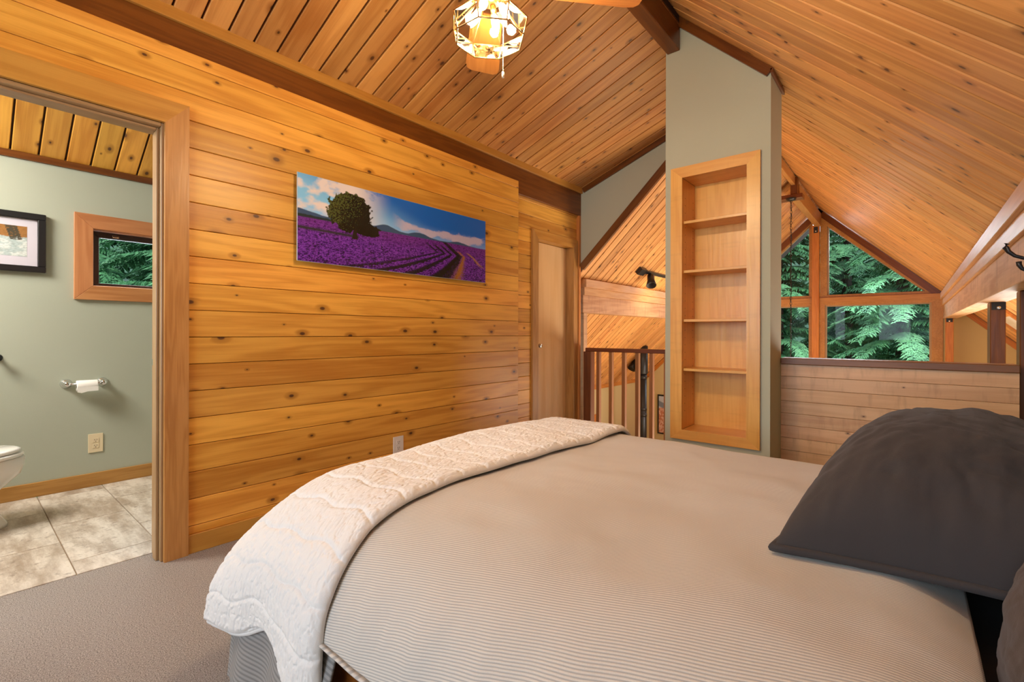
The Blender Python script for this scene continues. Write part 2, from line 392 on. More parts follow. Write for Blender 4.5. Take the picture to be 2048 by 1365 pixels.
# main roof, left slope (great room only)
cl = struct(prism('ceiling_left', [(YR, ZR+.016), (YR, ZR+.12), (4.6, zr(4.6)+.12), (4.6, zr(4.6)+.016)], 'x', XE+.0, XG+.9, M['void']))
ux = Vector((0, -1, T)).normalized(); un = Vector((0, -T, -1)).normalized(); y_ = un.cross(ux); sgn = 1 if y_.x > 0 else -1
Ll = math.hypot(3.3, 3.3*T); x = XE+.02
while x < XG-.01:
    w = min(.1302, XG-x)
    o0 = Vector((x if sgn > 0 else x+w, 4.5, zr(4.5)))
    mw = Matrix(((ux.x, y_.x, un.x, o0.x), (ux.y, y_.y, un.y, o0.y), (ux.z, y_.z, un.z, o0.z), (0, 0, 0, 1)))
    plank(cl, mw, Ll, w, M['pine_roof'], .013, .004); x += .1302
# dormer end wall (sage triangle) over the railing
struct(prism('wall_dormer_end', [(W+.02, zr(W)+.03), (W+.02, zd(W)), (1.312, 3.139)], 'x', XE-.002, XE+.10, M['sage']))
def slope_board(name, y0, z0, y1, z1, x0, x1, wid, mat, side=-1):
    """board running in a YZ plane from (y0,z0) to (y1,z1), hanging `wid` below (side -1) that line"""
    d = Vector((y1-y0, z1-z0)).normalized(); n = Vector((-d.y, d.x)); n = n if n.y*side > 0 else -n
    p = [(y0, z0), (y1, z1), (y1+n.x*wid, z1+n.y*wid), (y0+n.x*wid, z0+n.y*wid)]
    L = math.hypot(y1-y0, z1-z0)
    # build in local space with grain along X
    me = [(0, 0, 0), (L, 0, 0), (L, wid, 0), (0, wid, 0)]; th = x1-x0
    v = me+[(a, b, th) for a, b, c in me]; f = [(0, 1, 2, 3), (7, 6, 5, 4), (0, 4, 5, 1), (1, 5, 6, 2), (2, 6, 7, 3), (3, 7, 4, 0)]
    o = mesh(name, v, f, mat)
    o.matrix_world = Matrix(((0, 0, 1, x0), (d.x, n.x, 0, y0), (d.y, n.y, 0, z0), (0, 0, 0, 1)))
    bm = bmesh.new(); bm.from_mesh(o.data); bmesh.ops.recalc_face_normals(bm, faces=bm.faces); bm.to_mesh(o.data); bm.free()
    return o
struct(slope_board('trim_5', W-.01, zd(W)-.002, 1.33, zd(1.33)-.002, XE-.022, XE-.003, .050, M['fir_dark']))
struct(slope_board('trim_6', W+.02, zr(W)+.035, 1.30, zr(1.30)+.035, XE-.03, XE+.0, .075, M['fir_dark']))

# ridge beams
def tagged_box(name, lo, hi, mat, grain, label, cat, bev=.004, group=None):
    return tag(box(name, lo, hi, mat, None, grain, bev), label, cat, group)
tagged_box('ridge_beam', (-2.5, 1.202, 3.013), (3.188, 1.289, 3.225), M['fir_dark'], 'x', 'dark stained ridge beam over the bed ending at the green column', 'beam')
rb = empty('ridge_truss', (7.3, 1.2, 2.93))
for nm, lo, hi, mt, g in (('beam', (7.42, 1.155, 2.905), (9.45, 1.245, 3.12), 'fir', 'x'), ('king_post', (7.30, 1.165, 2.97), (7.42, 1.245, 3.20), 'fir_dark', 'z'), ('collar_tie', (7.28, 1.10, 2.905), (7.44, 1.52, 2.965), 'fir_dark', 'y'), ('ridge_board', (4.5, 1.19, 3.09), (7.30, 1.235, 3.215), 'fir', 'x')):
    keep(box(nm, lo, hi, M[mt], None, g, .004), rb)
tag(rb, 'far ridge beam with collar tie above the great room, chain lamp hangs from it', 'beam')

# column with built-in bookcase
cy0, cy1, cx0, cx1 = .648, 1.300, 3.19, 3.50
colm = struct(empty('wall_column', (cx0, cy0, 0)))
ny0, ny1, nz0, nz1 = .765, 1.188, .43, 2.150
def cp(pts, a, b): return keep(prism('plaster_panel', pts, 'x', a, b, M['sage']), colm)
cp([(cy0, 0), (ny0, 0), (ny0, zr(ny0)-.002), (cy0, zr(cy0)-.002)], cx0, cx1)
cp([(ny1, 0), (cy1, 0), (cy1, 3.12), (YR+.0, 3.20), (ny1, zr(ny1)-.002)], cx0, cx1)
cp([(ny0, 0), (ny1, 0), (ny1, nz0), (ny0, nz0)], cx0, cx1)
cp([(ny0, nz1), (ny1, nz1), (ny1, zr(ny1)-.002), (ny0, zr(ny0)-.002)], cx0, cx1)
cp([(ny0, nz0), (ny1, nz0), (ny1, nz1), (ny0, nz1)], 3.46, cx1)
cp([(1.12, 0), (cy1, 0), (cy1, 3.1), (1.12, 3.1)], cx1, XE+.02)
struct(slope_board('trim_7', cy0-.015, zr(cy0-.015)-.002, YR-.005, zr(YR-.005)-.002, cx0-.02, cx0-.001, .052, M['fir_dark']))
tr8 = struct(prism('trim_8', [(cx0-.02, zr(cy0)-.045), (cx1+.02, zr(cy0)-.045), (cx1+.02, zr(cy0)-.018), (cx0-.02, zr(cy0)-.018)], 'y', cy0-.015, cy0-.001, M['fir_dark']))

# knee wall, right of the column
kw = struct(box('wall_knee', (3.516, -.424, 0), (3.60, cy0+.05, .888), M['void'], bev=0))
KS = [.89]+[.8114-.0797*k for k in range(0, 11)]
for a, b in zip(KS, KS[1:]):
    # length along -Y... face towards -X : local z=-X, local x=+Y -> y = z cross x = (-X)x(Y) = -Z
    mw = Matrix(((0, 0, -1, 3.50), (1, 0, 0, -.424), (0, -1, 0, a), (0, 0, 0, 1)))
    plank(kw, mw, cy0+.424, a-b, M['maple_plank'], .0015, .0015)
struct(box('trim_9', (3.475, -.424, .890), (3.63, cy0-.002, .931), M['cap'], grain='y', bev=.004))

# eave beams and posts
def eave(yc, s, x0, label, name='eave_beam'):
    e = empty(name, (x0, yc, 1.33))
    def b(nm, ya, yb, za, zb, mt):
        lo, hi = sorted((yc-s*ya, yc-s*yb)); keep(box(nm, (x0, lo, za), (XG-.02, hi, zb), M[mt], None, 'x', .003), e)
    # s=+1: room side is +Y (right beam) ; s=-1: room side is -Y (left beam)
    b('timber', 0, .15, 1.318, 1.515, 'beam'); b('lower_trim', -.018, .06, 1.515, 1.600, 'fir_light'); b('upper_trim', -.04, .05, 1.600, 1.690, 'fir_light')
    return tag(e, label, 'beam')
M['fir_light'] = wood('pale_fir_trim', (.66, .38, .19), (.50, .25, .11), knots=0, tint=.08, grain=1.8)
eave(-.37, 1, -2.5, 'long rough sawn eave beam along the right slope with a black coat hook on it')
eave(2.78, -1, XE+.14, 'pale eave beam across the opening above the baluster railing')

def post(name, lo, hi, mt, label, bracket=None, group=None):
    e = empty(name, ((lo[0]+hi[0])/2, (lo[1]+hi[1])/2, lo[2]))
    keep(box('shaft', lo, hi, M[mt], None, 'z', .004), e)
    if bracket:
        x, y0, y1, z0, z1 = bracket
        br = keep(box('bracket', (x-.006, y0, z0), (x-.0005, y1, z1), M['black'], None, 'y', .001), e)
        keep(lathe('bolt', [(.001, .0), (.012, .001), (.012, .007), (.006, .010), (.001, .010)], M['chrome'], None, 10, frame4((x-.006, (y0+y1)/2, z0+.3*(z1-z0)), (0, 1, 0), (-1, 0, 0))), br)
    return tag(e, label, 'post')
post('timber_post', (4.81, -.516, -1.2), (4.98, -.437, 1.317), 'fir_dark', 'dark timber post under the eave beam with a black steel bracket, beyond the knee wall', (4.81, -.516, -.444, 1.262, 1.316))
post('timber_post', (3.605, -.54, 0), (3.71, -.437, 1.317), 'fir_dark', 'dark timber post at the right end of the knee wall cap', (3.605, -.54, -.452, 1.235, 1.316))
post('timber_post', (9.30, -.475, -1.2), (9.42, -.388, 1.317), 'fir_orange', 'orange timber post beside the lower right gable window', (9.30, -.465, -.395, 1.262, 1.316))
post('timber_post', (9.44, 1.185, -1.2), (9.55, 1.287, 2.93), 'fir_orange', 'tall orange post in the middle of the gable windows under the ridge', (9.44, 1.20, 1.26, 2.80, 2.90))
post('timber_post', (XE+.16, 2.785, -.5), (XE+.24, 2.87, 1.317), 'beam', 'pale post under the left end of the eave beam beside the railing')

# gable wall with windows
gw = struct(empty('wall_gable', (XG, YR, 0)))
def gp(nm, pts, mt, a=XG, b=XG+.12): return keep(prism(nm, pts, 'x', a, b, M[mt]), gw)
YW = 1.575  # half width of the glazed part
gp('painted_panel', [(-1.95, -1.6), (YR-YW, -1.6), (YR-YW, 1.71), (-1.95, zr(-1.95))], 'ochre')
gp('painted_panel', [(4.6, -1.6), (YR+YW, -1.6), (YR+YW, 1.71), (4.6, zr(4.6))], 'ochre')
gp('painted_panel', [(YR-YW, -1.6), (YR+YW, -1.6), (YR+YW, .50), (YR-YW, .50)], 'ochre')
def window(nm, outer, inner, depth=(XG-.03, XG+.10)):
    """window with casing following outer/inner polygons (y,z) + pane"""
    w = struct(empty(nm, (XG, sum(p[0] for p in outer)/len(outer), min(p[1] for p in outer))))
    n = len(outer)
    for i in range(n):
        j = (i+1) % n
        keep(prism('window_frame', [outer[i], outer[j], inner[j], inner[i]], 'x', depth[0], depth[1], M['fir']), w)
        q = lambda a, b, f: (a[0]+(b[0]-a[0])*f, a[1]+(b[1]-a[1])*f)
        # slim sash bead inside
    cyy = sum(p[0] for p in inner)/n; czz = sum(p[1] for p in inner)/n
    inn2 = [(p[0]+(cyy-p[0])*.035, p[1]+(czz-p[1])*.035) for p in inner]
    for i in range(n):
        j = (i+1) % n
        keep(prism('sash_bead', [inner[i], inner[j], inn2[j], inn2[i]], 'x', XG+.03, XG+.07, M['bead']), w)
    keep(mesh('pane', [(XG+.05, p[0], p[1]) for p in inner], [tuple(range(n))], M['glass']), w)
    return w
M['bead'] = plain('sash_bead_tan', (.42, .30, .20), .5)
c = .10
yl, yr_ = 1.290, 1.185
zo = lambda y: zr(y)-.035
window('window_1', [(yr_, 1.66), (-.37, 1.66), (-.37, 1.70), (yr_, zo(yr_))], [(1.085, 1.742), (-.17, 1.742), (-.165, 1.752), (1.085, 2.915)])
window('window_2', [(yl, 1.66), (2.78, 1.66), (2.78, 1.70), (yl, zo(yl))], [(1.335, 1.742), (2.58, 1.742), (2.575, 1.752), (1.335, 2.96)])
window('window_3', [(yr_, 1.655), (-.37, 1.655), (-.37, .40), (yr_, .40)], [(1.115, 1.570), (-.243, 1.570), (-.243, .50), (1.115, .50)])
window('window_4', [(yl, 1.655), (2.78, 1.655), (2.78, .40), (yl, .40)], [(1.335, 1.570), (2.62, 1.570), (2.62, .50), (1.335, .50)])
struct(box('trim_10', (XG-.06, -.37, 1.615), (XG-.028, 2.78, 1.700), M['fir'], grain='y'))
struct(slope_board('trim_11', -.37, zr(-.37)-.01, YR, ZR-.01, XG-.05, XG-.032, .09, M['fir_dark']))
struct(slope_board('trim_12', 2.78, zr(2.78)-.01, YR, ZR-.01, XG-.05, XG-.032, .09, M['fir_dark']))
struct(slope_board('trim_13', -1.9, zr(-1.9)-.01, -.53, zr(-.53)-.01, XG-.03, XG-.002, .07, M['fir_orange']))
struct(slope_board('trim_14', 4.42, zr(4.42)-.01, 2.95, zr(2.95)-.01, XG-.03, XG-.002, .07, M['fir_orange']))
# great room outer walls
struct(box('wall_outer_left', (XE+.1, 4.43, -1.6), (XG, 4.53, zr(4.43)+.02), M['ochre'], bev=0))
struct(box('trim_15', (XE+.1, 4.405, zr(4.43)-.05), (XG, 4.43, zr(4.43)+.02), M['fir_orange']))
struct(box('trim_16', (7.2, 4.405, -.62), (7.75, 4.43, -.40), M['fir_orange']))
struct(box('wall_outer_right', (-2.5, -2.0, -1.6), (XG, -1.9, zr(-1.9)+.02), M['ochre'], bev=0))
struct(prism('floor_great_room', [(XE+.06, -1.95), (XG+.1, -1.95), (XG+.1, 4.5), (XE+.06, 4.5)], 'z', -1.9, -1.6, M['pine_board']))
struct(prism('wall_loft_edge', [(4.46, -1.6), (4.52, -1.6), (4.52, -.001), (4.46, -.001)], 'y', -1.9, 4.43, M['ochre']))
struct(box('wall_closet_end', (XE+.06, W+.16, 0), (XE+.1, 4.43, zr(W+.16)-.0), M['sage'], bev=0)).location.z -= 1.2
# skylight seen past the posts
sk = empty('skylight', (7.4, -.85, 1.24))
d = Vector((0, 1, T)).normalized(); nrm = Vector((0, T, -1)).normalized()
def roofquad(nm, x0, x1, ya, yb, off, th, mt):
    P = []
    for o_ in (off, off+th):
        for xx, yy in ((x0, ya), (x1, ya), (x1, yb), (x0, yb)): P.append(Vector((xx, yy, zr(yy)))+nrm*o_)
    return keep(mesh(nm, P, [(0, 1, 2, 3), (7, 6, 5, 4), (0, 4, 5, 1), (1, 5, 6, 2), (2, 6, 7, 3), (3, 7, 4, 0)], M[mt]), sk)
roofquad('pane', 7.05, 8.0, -.80, -1.04, .004, .006, 'skypane')if 'skypane' in M else None
M['skypane'] = plain('skylight_frosted_pane', (.80, .78, .72), .3, var=.08)
roofquad('pane', 7.05, 8.0, -1.06, -.80, .004, .008, 'skypane')
roofquad('frame_rail', 6.95, 8.1, -.80, -.74, .003, .025, 'fir_orange'); roofquad('frame_rail', 6.95, 8.1, -1.12, -1.06, .003, .025, 'fir_orange')
roofquad('frame_stile', 6.95, 7.05, -1.06, -.80, .003, .025, 'fir_orange'); roofquad('frame_stile', 8.0, 8.1, -1.06, -.80, .003, .025, 'fir_orange')
tag(sk, 'small skylight in the right roof slope seen between the two dark posts', 'skylight')

# walls behind and beside the camera (out of frame)
struct(prism('wall_back', [(-.5, 0), (W+.14, 0), (W+.14, .75), (-.5, .75)], 'x', -2.62, -2.5, M['sage']))
struct(prism('wall_back_upper', [(-1.9, 2.45), (W+.14, 2.45), (W+.14, 2.70), (1.2, 3.25), (-1.9, 2.46)], 'x', -2.62, -2.5, M['sage']))
struct(prism('wall_right', [(-2.5, 0), (3.60, 0), (3.60, 1.318), (-2.5, 1.318)], 'y', -.60, -.545, M['sage']))
struct(box('wall_loft_right', (3.60, -1.9, 0), (3.66, -.545, 1.3), M['sage'], bev=0))

# ------------------------------------------------------------------ bathroom
YB = 4.40
bfl = struct(prism('floor_bath', [(-1.6, W+.141), (1.6, W+.141), (1.6, YB), (-1.6, YB)], 'z', -.2, -.004, M['grout']))
tw, tl = .3265, .629
for ci in range(-6, 5):
    xa = .3635+tw*ci; off = 3.02 if ci % 2 == 0 else 3.345
    for r in range(-2, 4):
        ya, yb = off+tl*r, off+tl*(r+1); ya = max(ya, W+.142); yb = min(yb, YB-.001)
        if yb-ya < .02 or xa > 1.5: continue
        o = box('tile', (xa+.0025, ya+.0025, -.006), (xa+tw-.0025, yb-.0025, .003), M['tile'], None, 'x', .0012); keep(o, bfl)
# far wall with window opening
BX0, BX1, BZ0, BZ1 = .628, 1.32, 1.405, 1.822
wb = struct(prism('wall_bath', [(-1.6, 0), (BX0, 0), (BX0, 2.4), (-1.6, 2.4)], 'y', YB, YB+.14, M['sage_bath']))
for nm, pts in (('wall_panel', [(BX1, 0), (1.6, 0), (1.6, 2.4), (BX1, 2.4)]), ('wall_panel', [(BX0, 0), (BX1, 0), (BX1, BZ0), (BX0, BZ0)]), ('wall_panel', [(BX0, BZ1), (BX1, BZ1), (BX1, 2.4), (BX0, 2.4)])):
    keep(prism(nm, pts, 'y', YB, YB+.14, M['sage_bath']), wb)
struct(box('baseboard_bath', (-1.6, YB-.014, .003), (1.6, YB, .097), M['fir']))
struct(box('trim_17', (-1.6, YB-.02, 2.205), (1.6, YB, 2.250), M['fir_dark']))
TB = .60
zb = lambda y: 2.245+TB*(YB-y)
cb = struct(prism('ceiling_bath', [(YB+.1, zb(YB+.1)+.016), (YB+.1, zb(YB+.1)+.1), (W+.13, zb(W+.13)+.1), (W+.13, zb(W+.13)+.016)], 'x', -1.6, 1.6, M['void']))
ux = Vector((0, -1, TB)).normalized(); un = Vector((0, -TB, -1)).normalized(); y_ = un.cross(ux); sgn = 1 if y_.x > 0 else -1
Lb = math.hypot(1.6, 1.6*TB)
for k in range(-14, 10):
    x = .2388+.1291*k; o0 = Vector((x if sgn > 0 else x+.1291, YB+.02, zb(YB+.02)))
    mw = Matrix(((ux.x, y_.x, un.x, o0.x), (ux.y, y_.y, un.y, o0.y), (ux.z, y_.z, un.z, o0.z), (0, 0, 0, 1)))
    plank(cb, mw, Lb, .1291, M['pine'], .010, .004)
struct(box('wall_bath_left', (-1.7, W+.141, 0), (-1.6, YB, 2.4), M['sage_bath'], bev=0)); struct(box('wall_bath_right', (1.6, W+.141, 0), (1.7, YB, 2.4), M['sage_bath'], bev=0))
struct(prism('wall_bath_front', [(-1.6, DZ+.02), (1.6, DZ+.02), (1.6, zb(W+.2)), (-1.6, zb(W+.2))], 'y', W+.134, W+.16, M['sage_bath']))
# bath window
def casing(parent, x0, x1, z0, z1, w, ya, yb, mt, nm='casing', mitre=True):
    """four mitred boards round an opening in an XZ plane"""
    O = [(x0-w, z0-w), (x1+w, z0-w), (x1+w, z1+w), (x0-w, z1+w)]; I = [(x0, z0), (x1, z0), (x1, z1), (x0, z1)]
    for i in range(4):
        j = (i+1) % 4; g = 'x' if i % 2 == 0 else 'z'
        R = PERM[g].to_4x4(); o = prism(nm, [O[i], O[j], I[j], I[i]], 'y', ya, yb, M[mt])
        o.data.transform(R.inverted()); o.matrix_world = R
        bm = bmesh.new(); bm.from_mesh(o.data); bmesh.ops.bevel(bm, geom=bm.edges[:], offset=.002, segments=1, affect='EDGES'); bm.to_mesh(o.data); bm.free()
        keep(o, parent)
M['cedar'] = wood('cedar_casing', (.60, .27, .11), (.40, .14, .045), knots=.3, tint=.2, grain=1.2)
w5 = struct(empty('window_5', (BX0, YB, BZ0)))
casing(w5, BX0+.012, BX1, BZ0+.008, BZ1-.008, .10, YB-.022, YB, 'cedar')
keep(box('jamb', (BX0, YB, BZ1-.012), (BX1, YB+.12, BZ1), M['cedar']), w5); keep(box('jamb', (BX0, YB, BZ0), (BX1, YB+.12, BZ0+.012), M['cedar']), w5); keep(box('jamb', (BX0, YB, BZ0+.012), (BX0+.012, YB+.12, BZ1-.012), M['cedar'], None, 'z'), w5)
casing(w5, BX0+.055, BX1-.02, BZ0+.035, BZ1-.055, .042, YB+.06, YB+.10, 'bronze_frame', 'sash')
keep(box('latch', (.755, YB+.053, 1.778), (.795, YB+.060, 1.793), M['chrome'], None, 'x', .003), w5)
keep(mesh('pane', [(BX0+.05, YB+.08, BZ0+.03), (BX1, YB+.08, BZ0+.03), (BX1, YB+.08, BZ1-.05), (BX0+.05, YB+.08, BZ1-.05)], [(0, 1, 2, 3)], M['glass']), w5)
# bedroom-bath doorway
d1 = struct(empty('door_1', (DX0, W, 0)))
def vboard(nm, lo, hi, mt, par, g='z'): return keep(box(nm, lo, hi, M[mt], None, g, .003), par)
# casing: right leg and mitred head
R = PERM['z'].to_4x4()
leg = prism('casing', [(DX1-.008, 0), (.745, 0), (.745, 2.186), (DX1-.008, 2.078)], 'y', W-.022, W-.001, M['fir']); leg.data.transform(R.inverted()); leg.matrix_world = R; keep(leg, d1)
keep(prism('casing', [(DX0+.008, 2.078), (DX1-.008, 2.078), (.745, 2.186), (DX0-.10, 2.186)], 'y', W-.022, W-.001, M['pine_board']), d1)
leg = prism('casing', [(DX0-.10, 0), (DX0+.008, 0), (DX0+.008, 2.078), (DX0-.10, 2.186)], 'y', W-.022, W-.001, M['fir']); leg.data.transform(R.inverted()); leg.matrix_world = R; keep(leg, d1)
vboard('jamb', (DX1-.018, W-.001, 0), (DX1, W+.152, 2.078), 'fir_tan', d1) if 'fir_tan' in M else None
M['fir_tan'] = wood('tan_jamb', (.40, .24, .11), (.30, .16, .065), knots=0, tint=.06, grain=2.2)
vboard('jamb', (DX1-.018, W-.001, 0), (DX1, W+.152, 2.078), 'fir_tan', d1)
vboard('door_stop', (DX1-.030, W+.03, 0), (DX1-.018, W+.085, 2.060), 'fir_tan', d1)
vboard('jamb', (DX0, W-.001, 0), (DX0+.018, W+.152, 2.078), 'fir_tan', d1)
vboard('head_jamb', (DX0+.018, W-.001, 2.060), (DX1-.018, W+.152, 2.078), 'fir_tan', d1, 'x')
vboard('door_stop', (DX0+.018, W+.03, 2.048), (DX1-.030, W+.085, 2.060), 'fir_tan', d1, 'x')
keep(box('strike_plate', (DX1-.021, W+.095, .925), (DX1-.0182, W+.152, .955), M['chrome'], None, 'y', .001), d1)
# closet door
d2 = struct(empty('door_2', (3.66, WR, 0)))
def xz(nm, pts, g, mt, ya, yb):
    R = PERM[g].to_4x4(); o = prism(nm, pts, 'y', ya, yb, M[mt]); o.data.transform(R.inverted()); o.matrix_world = R; keep(o, d2)
xz('casing', [(3.552, 0), (3.640, 0), (3.640, 1.995), (3.552, 2.083)], 'z', 'fir', WR-.024, WR-.001)
xz('casing', [(4.262, 0), (4.344, 0), (4.344, 2.083), (4.262, 1.995)], 'z', 'fir', WR-.024, WR-.001)
xz('casing', [(3.552, 2.083), (3.640, 1.995), (4.262, 1.995), (4.344, 2.083)], 'x', 'pine_board', WR-.024, WR-.001)
keep(box('jamb', (4.262, WR-.001, 0), (4.28, WR+.13, 2.015), M['fir'], None, 'z'), d2); keep(box('head_jamb', (3.66, WR-.001, 1.997), (4.262, WR+.13, 2.015), M['pine_board'], None, 'x'), d2); keep(box('jamb', (3.642, WR-.001, 0), (3.66, WR+.13, 2.015), M['fir'], None, 'z'), d2)
leaf = keep(box('door_leaf', (3.662, WR+.075, .01), (4.258, WR+.11, 1.994), M['door'], None, 'z'), d2)
kn = keep(lathe('door_knob', [(.001, 0), (.022, .001), (.022, .006), (.010, .010), (.010, .030), (.022, .038), (.026, .050), (.020, .060), (.001, .063)], M['chrome'], None, 20, frame4((3.735, WR+.075, .965), (1, 0, 0), (0, -1, 0))), d2)

# ================================================================== THINGS
# bookcase
bc = empty('bookcase', (cx0, (ny0+ny1)/2, nz0-.05))
def kb(nm, lo, hi, g='z', mt='maple', bev=.0015): return keep(box(nm, lo, hi, M[mt], None, g, bev), bc)
def yzp(nm, pts, g, a, b):
    R = PERM[g].to_4x4(); o = prism(nm, pts, 'x', a, b, M['maple']); o.data.transform(R.inverted()); o.matrix_world = R; return keep(o, bc)
oy0, oy1, oz0, oz1, iy0, iy1, iz0, iz1 = .701, 1.256, .375, 2.210, .777, 1.178, .440, 2.137
yzp('face_frame', [(oy0, oz0), (oy0, oz1), (iy0, iz1), (iy0, iz0)], 'z', cx0-.020, cx0-.001)
yzp('face_frame', [(oy1, oz0), (oy1, oz1), (iy1, iz1), (iy1, iz0)], 'z', cx0-.020, cx0-.001)
yzp('face_frame', [(oy0, oz1), (oy1, oz1), (iy1, iz1), (iy0, iz1)], 'y', cx0-.020, cx0-.001)
yzp('face_frame', [(oy0, oz0), (oy1, oz0), (iy1, iz0), (iy0, iz0)], 'y', cx0-.020, cx0-.001)
kb('back_panel', (3.42, iy0-.008, iz0-.008), (3.43, iy1+.008, iz1+.008))
kb('side_panel', (cx0, iy1, iz0), (3.42, iy1+.009, iz1)); kb('side_panel', (cx0, iy0-.009, iz0), (3.42, iy0, iz1))
kb('top_panel', (cx0, iy0, iz1), (3.42, iy1, iz1+.009), 'y'); kb('bottom_panel', (cx0, iy0, iz0-.009), (3.42, iy1, iz0), 'y')
for z in (1.848, 1.515, 1.184, .852):
    kb('shelf', (cx0+.008, iy0+.001, z-.018), (3.419, iy1-.001, z), 'y')
pinbm = bmesh.new()
for k in range(30):
    for xx in (3.23, 3.38):
        bmesh.ops.create_cone(pinbm, cap_ends=True, segments=8, radius1=.0028, radius2=.0028, depth=.001, matrix=Matrix.Translation((xx, iy1-.0002, .56+.05*k)) @ Matrix.Rotation(PI/2, 4, 'X'))
ph = keep(from_bm('shelf_pin_holes', pinbm, M['slot']), bc); ph['kind'] = 'stuff'
tag(bc, 'tall recessed maple bookcase with four empty shelves set in the green column', 'bookcase')

# landscape print -----------------------------------------------------------
def fbm(x, y, s, seed=0, oct=4):
    out = np.zeros_like(x); a = 1.0; tot = 0
    for o in range(oct):
        r = np.random.default_rng(seed+o); n = 64; g = r.random((n, n))
        xx = (x*s*2**o) % n; yy = (y*s*2**o) % n; xi = xx.astype(int) % n; yi = yy.astype(int) % n; fx = xx-np.floor(xx); fy = yy-np.floor(yy)
        fx = fx*fx*(3-2*fx); fy = fy*fy*(3-2*fy)
        v = (g[yi, xi]*(1-fx)+g[yi, (xi+1) % n]*fx)*(1-fy)+(g[(yi+1) % n, xi]*(1-fx)+g[(yi+1) % n, (xi+1) % n]*fx)*fy
        out += a*v; tot += a; a *= .5
    return out/tot
def sm(x, a, b): t = np.clip((x-a)/(b-a), 0, 1); return t*t*(3-2*t)
def lerp(a, b, f): return a*(1-f[..., None])+np.array(b)*f[..., None]
def print_mesh(name, fn, origin, xd, yd, wdt, hgt, nx, ny, mat, parent):
    u, v = np.meshgrid(np.linspace(0, 1, nx), np.linspace(0, 1, ny)); colr = np.clip(fn(u, v), 0, 1)
    P = np.array(origin)[None, None]+u[..., None]*wdt*np.array(xd)+v[..., None]*hgt*np.array(yd)
    V = P.reshape(-1, 3); idx = np.arange(nx*ny).reshape(ny, nx)
    F = np.stack([idx[:-1, :-1], idx[:-1, 1:], idx[1:, 1:], idx[1:, :-1]], -1).reshape(-1, 4)
    me = bpy.data.meshes.new(name); me.vertices.add(len(V)); me.vertices.foreach_set('co', V.ravel()); me.loops.add(F.size); me.loops.foreach_set('vertex_index', F.ravel())
    me.polygons.add(len(F)); me.polygons.foreach_set('loop_start', np.arange(0, F.size, 4)); me.polygons.foreach_set('loop_total', np.full(len(F), 4)); me.update(calc_edges=True)
    ca = me.color_attributes.new('print', 'FLOAT_COLOR', 'POINT'); rgba = np.ones((len(V), 4), np.float32); rgba[:, :3] = colr.reshape(-1, 3); ca.data.foreach_set('color', rgba.ravel())
    me.materials.append(mat); o = bpy.data.objects.new(name, me); COL.objects.link(o); return keep(o, parent)
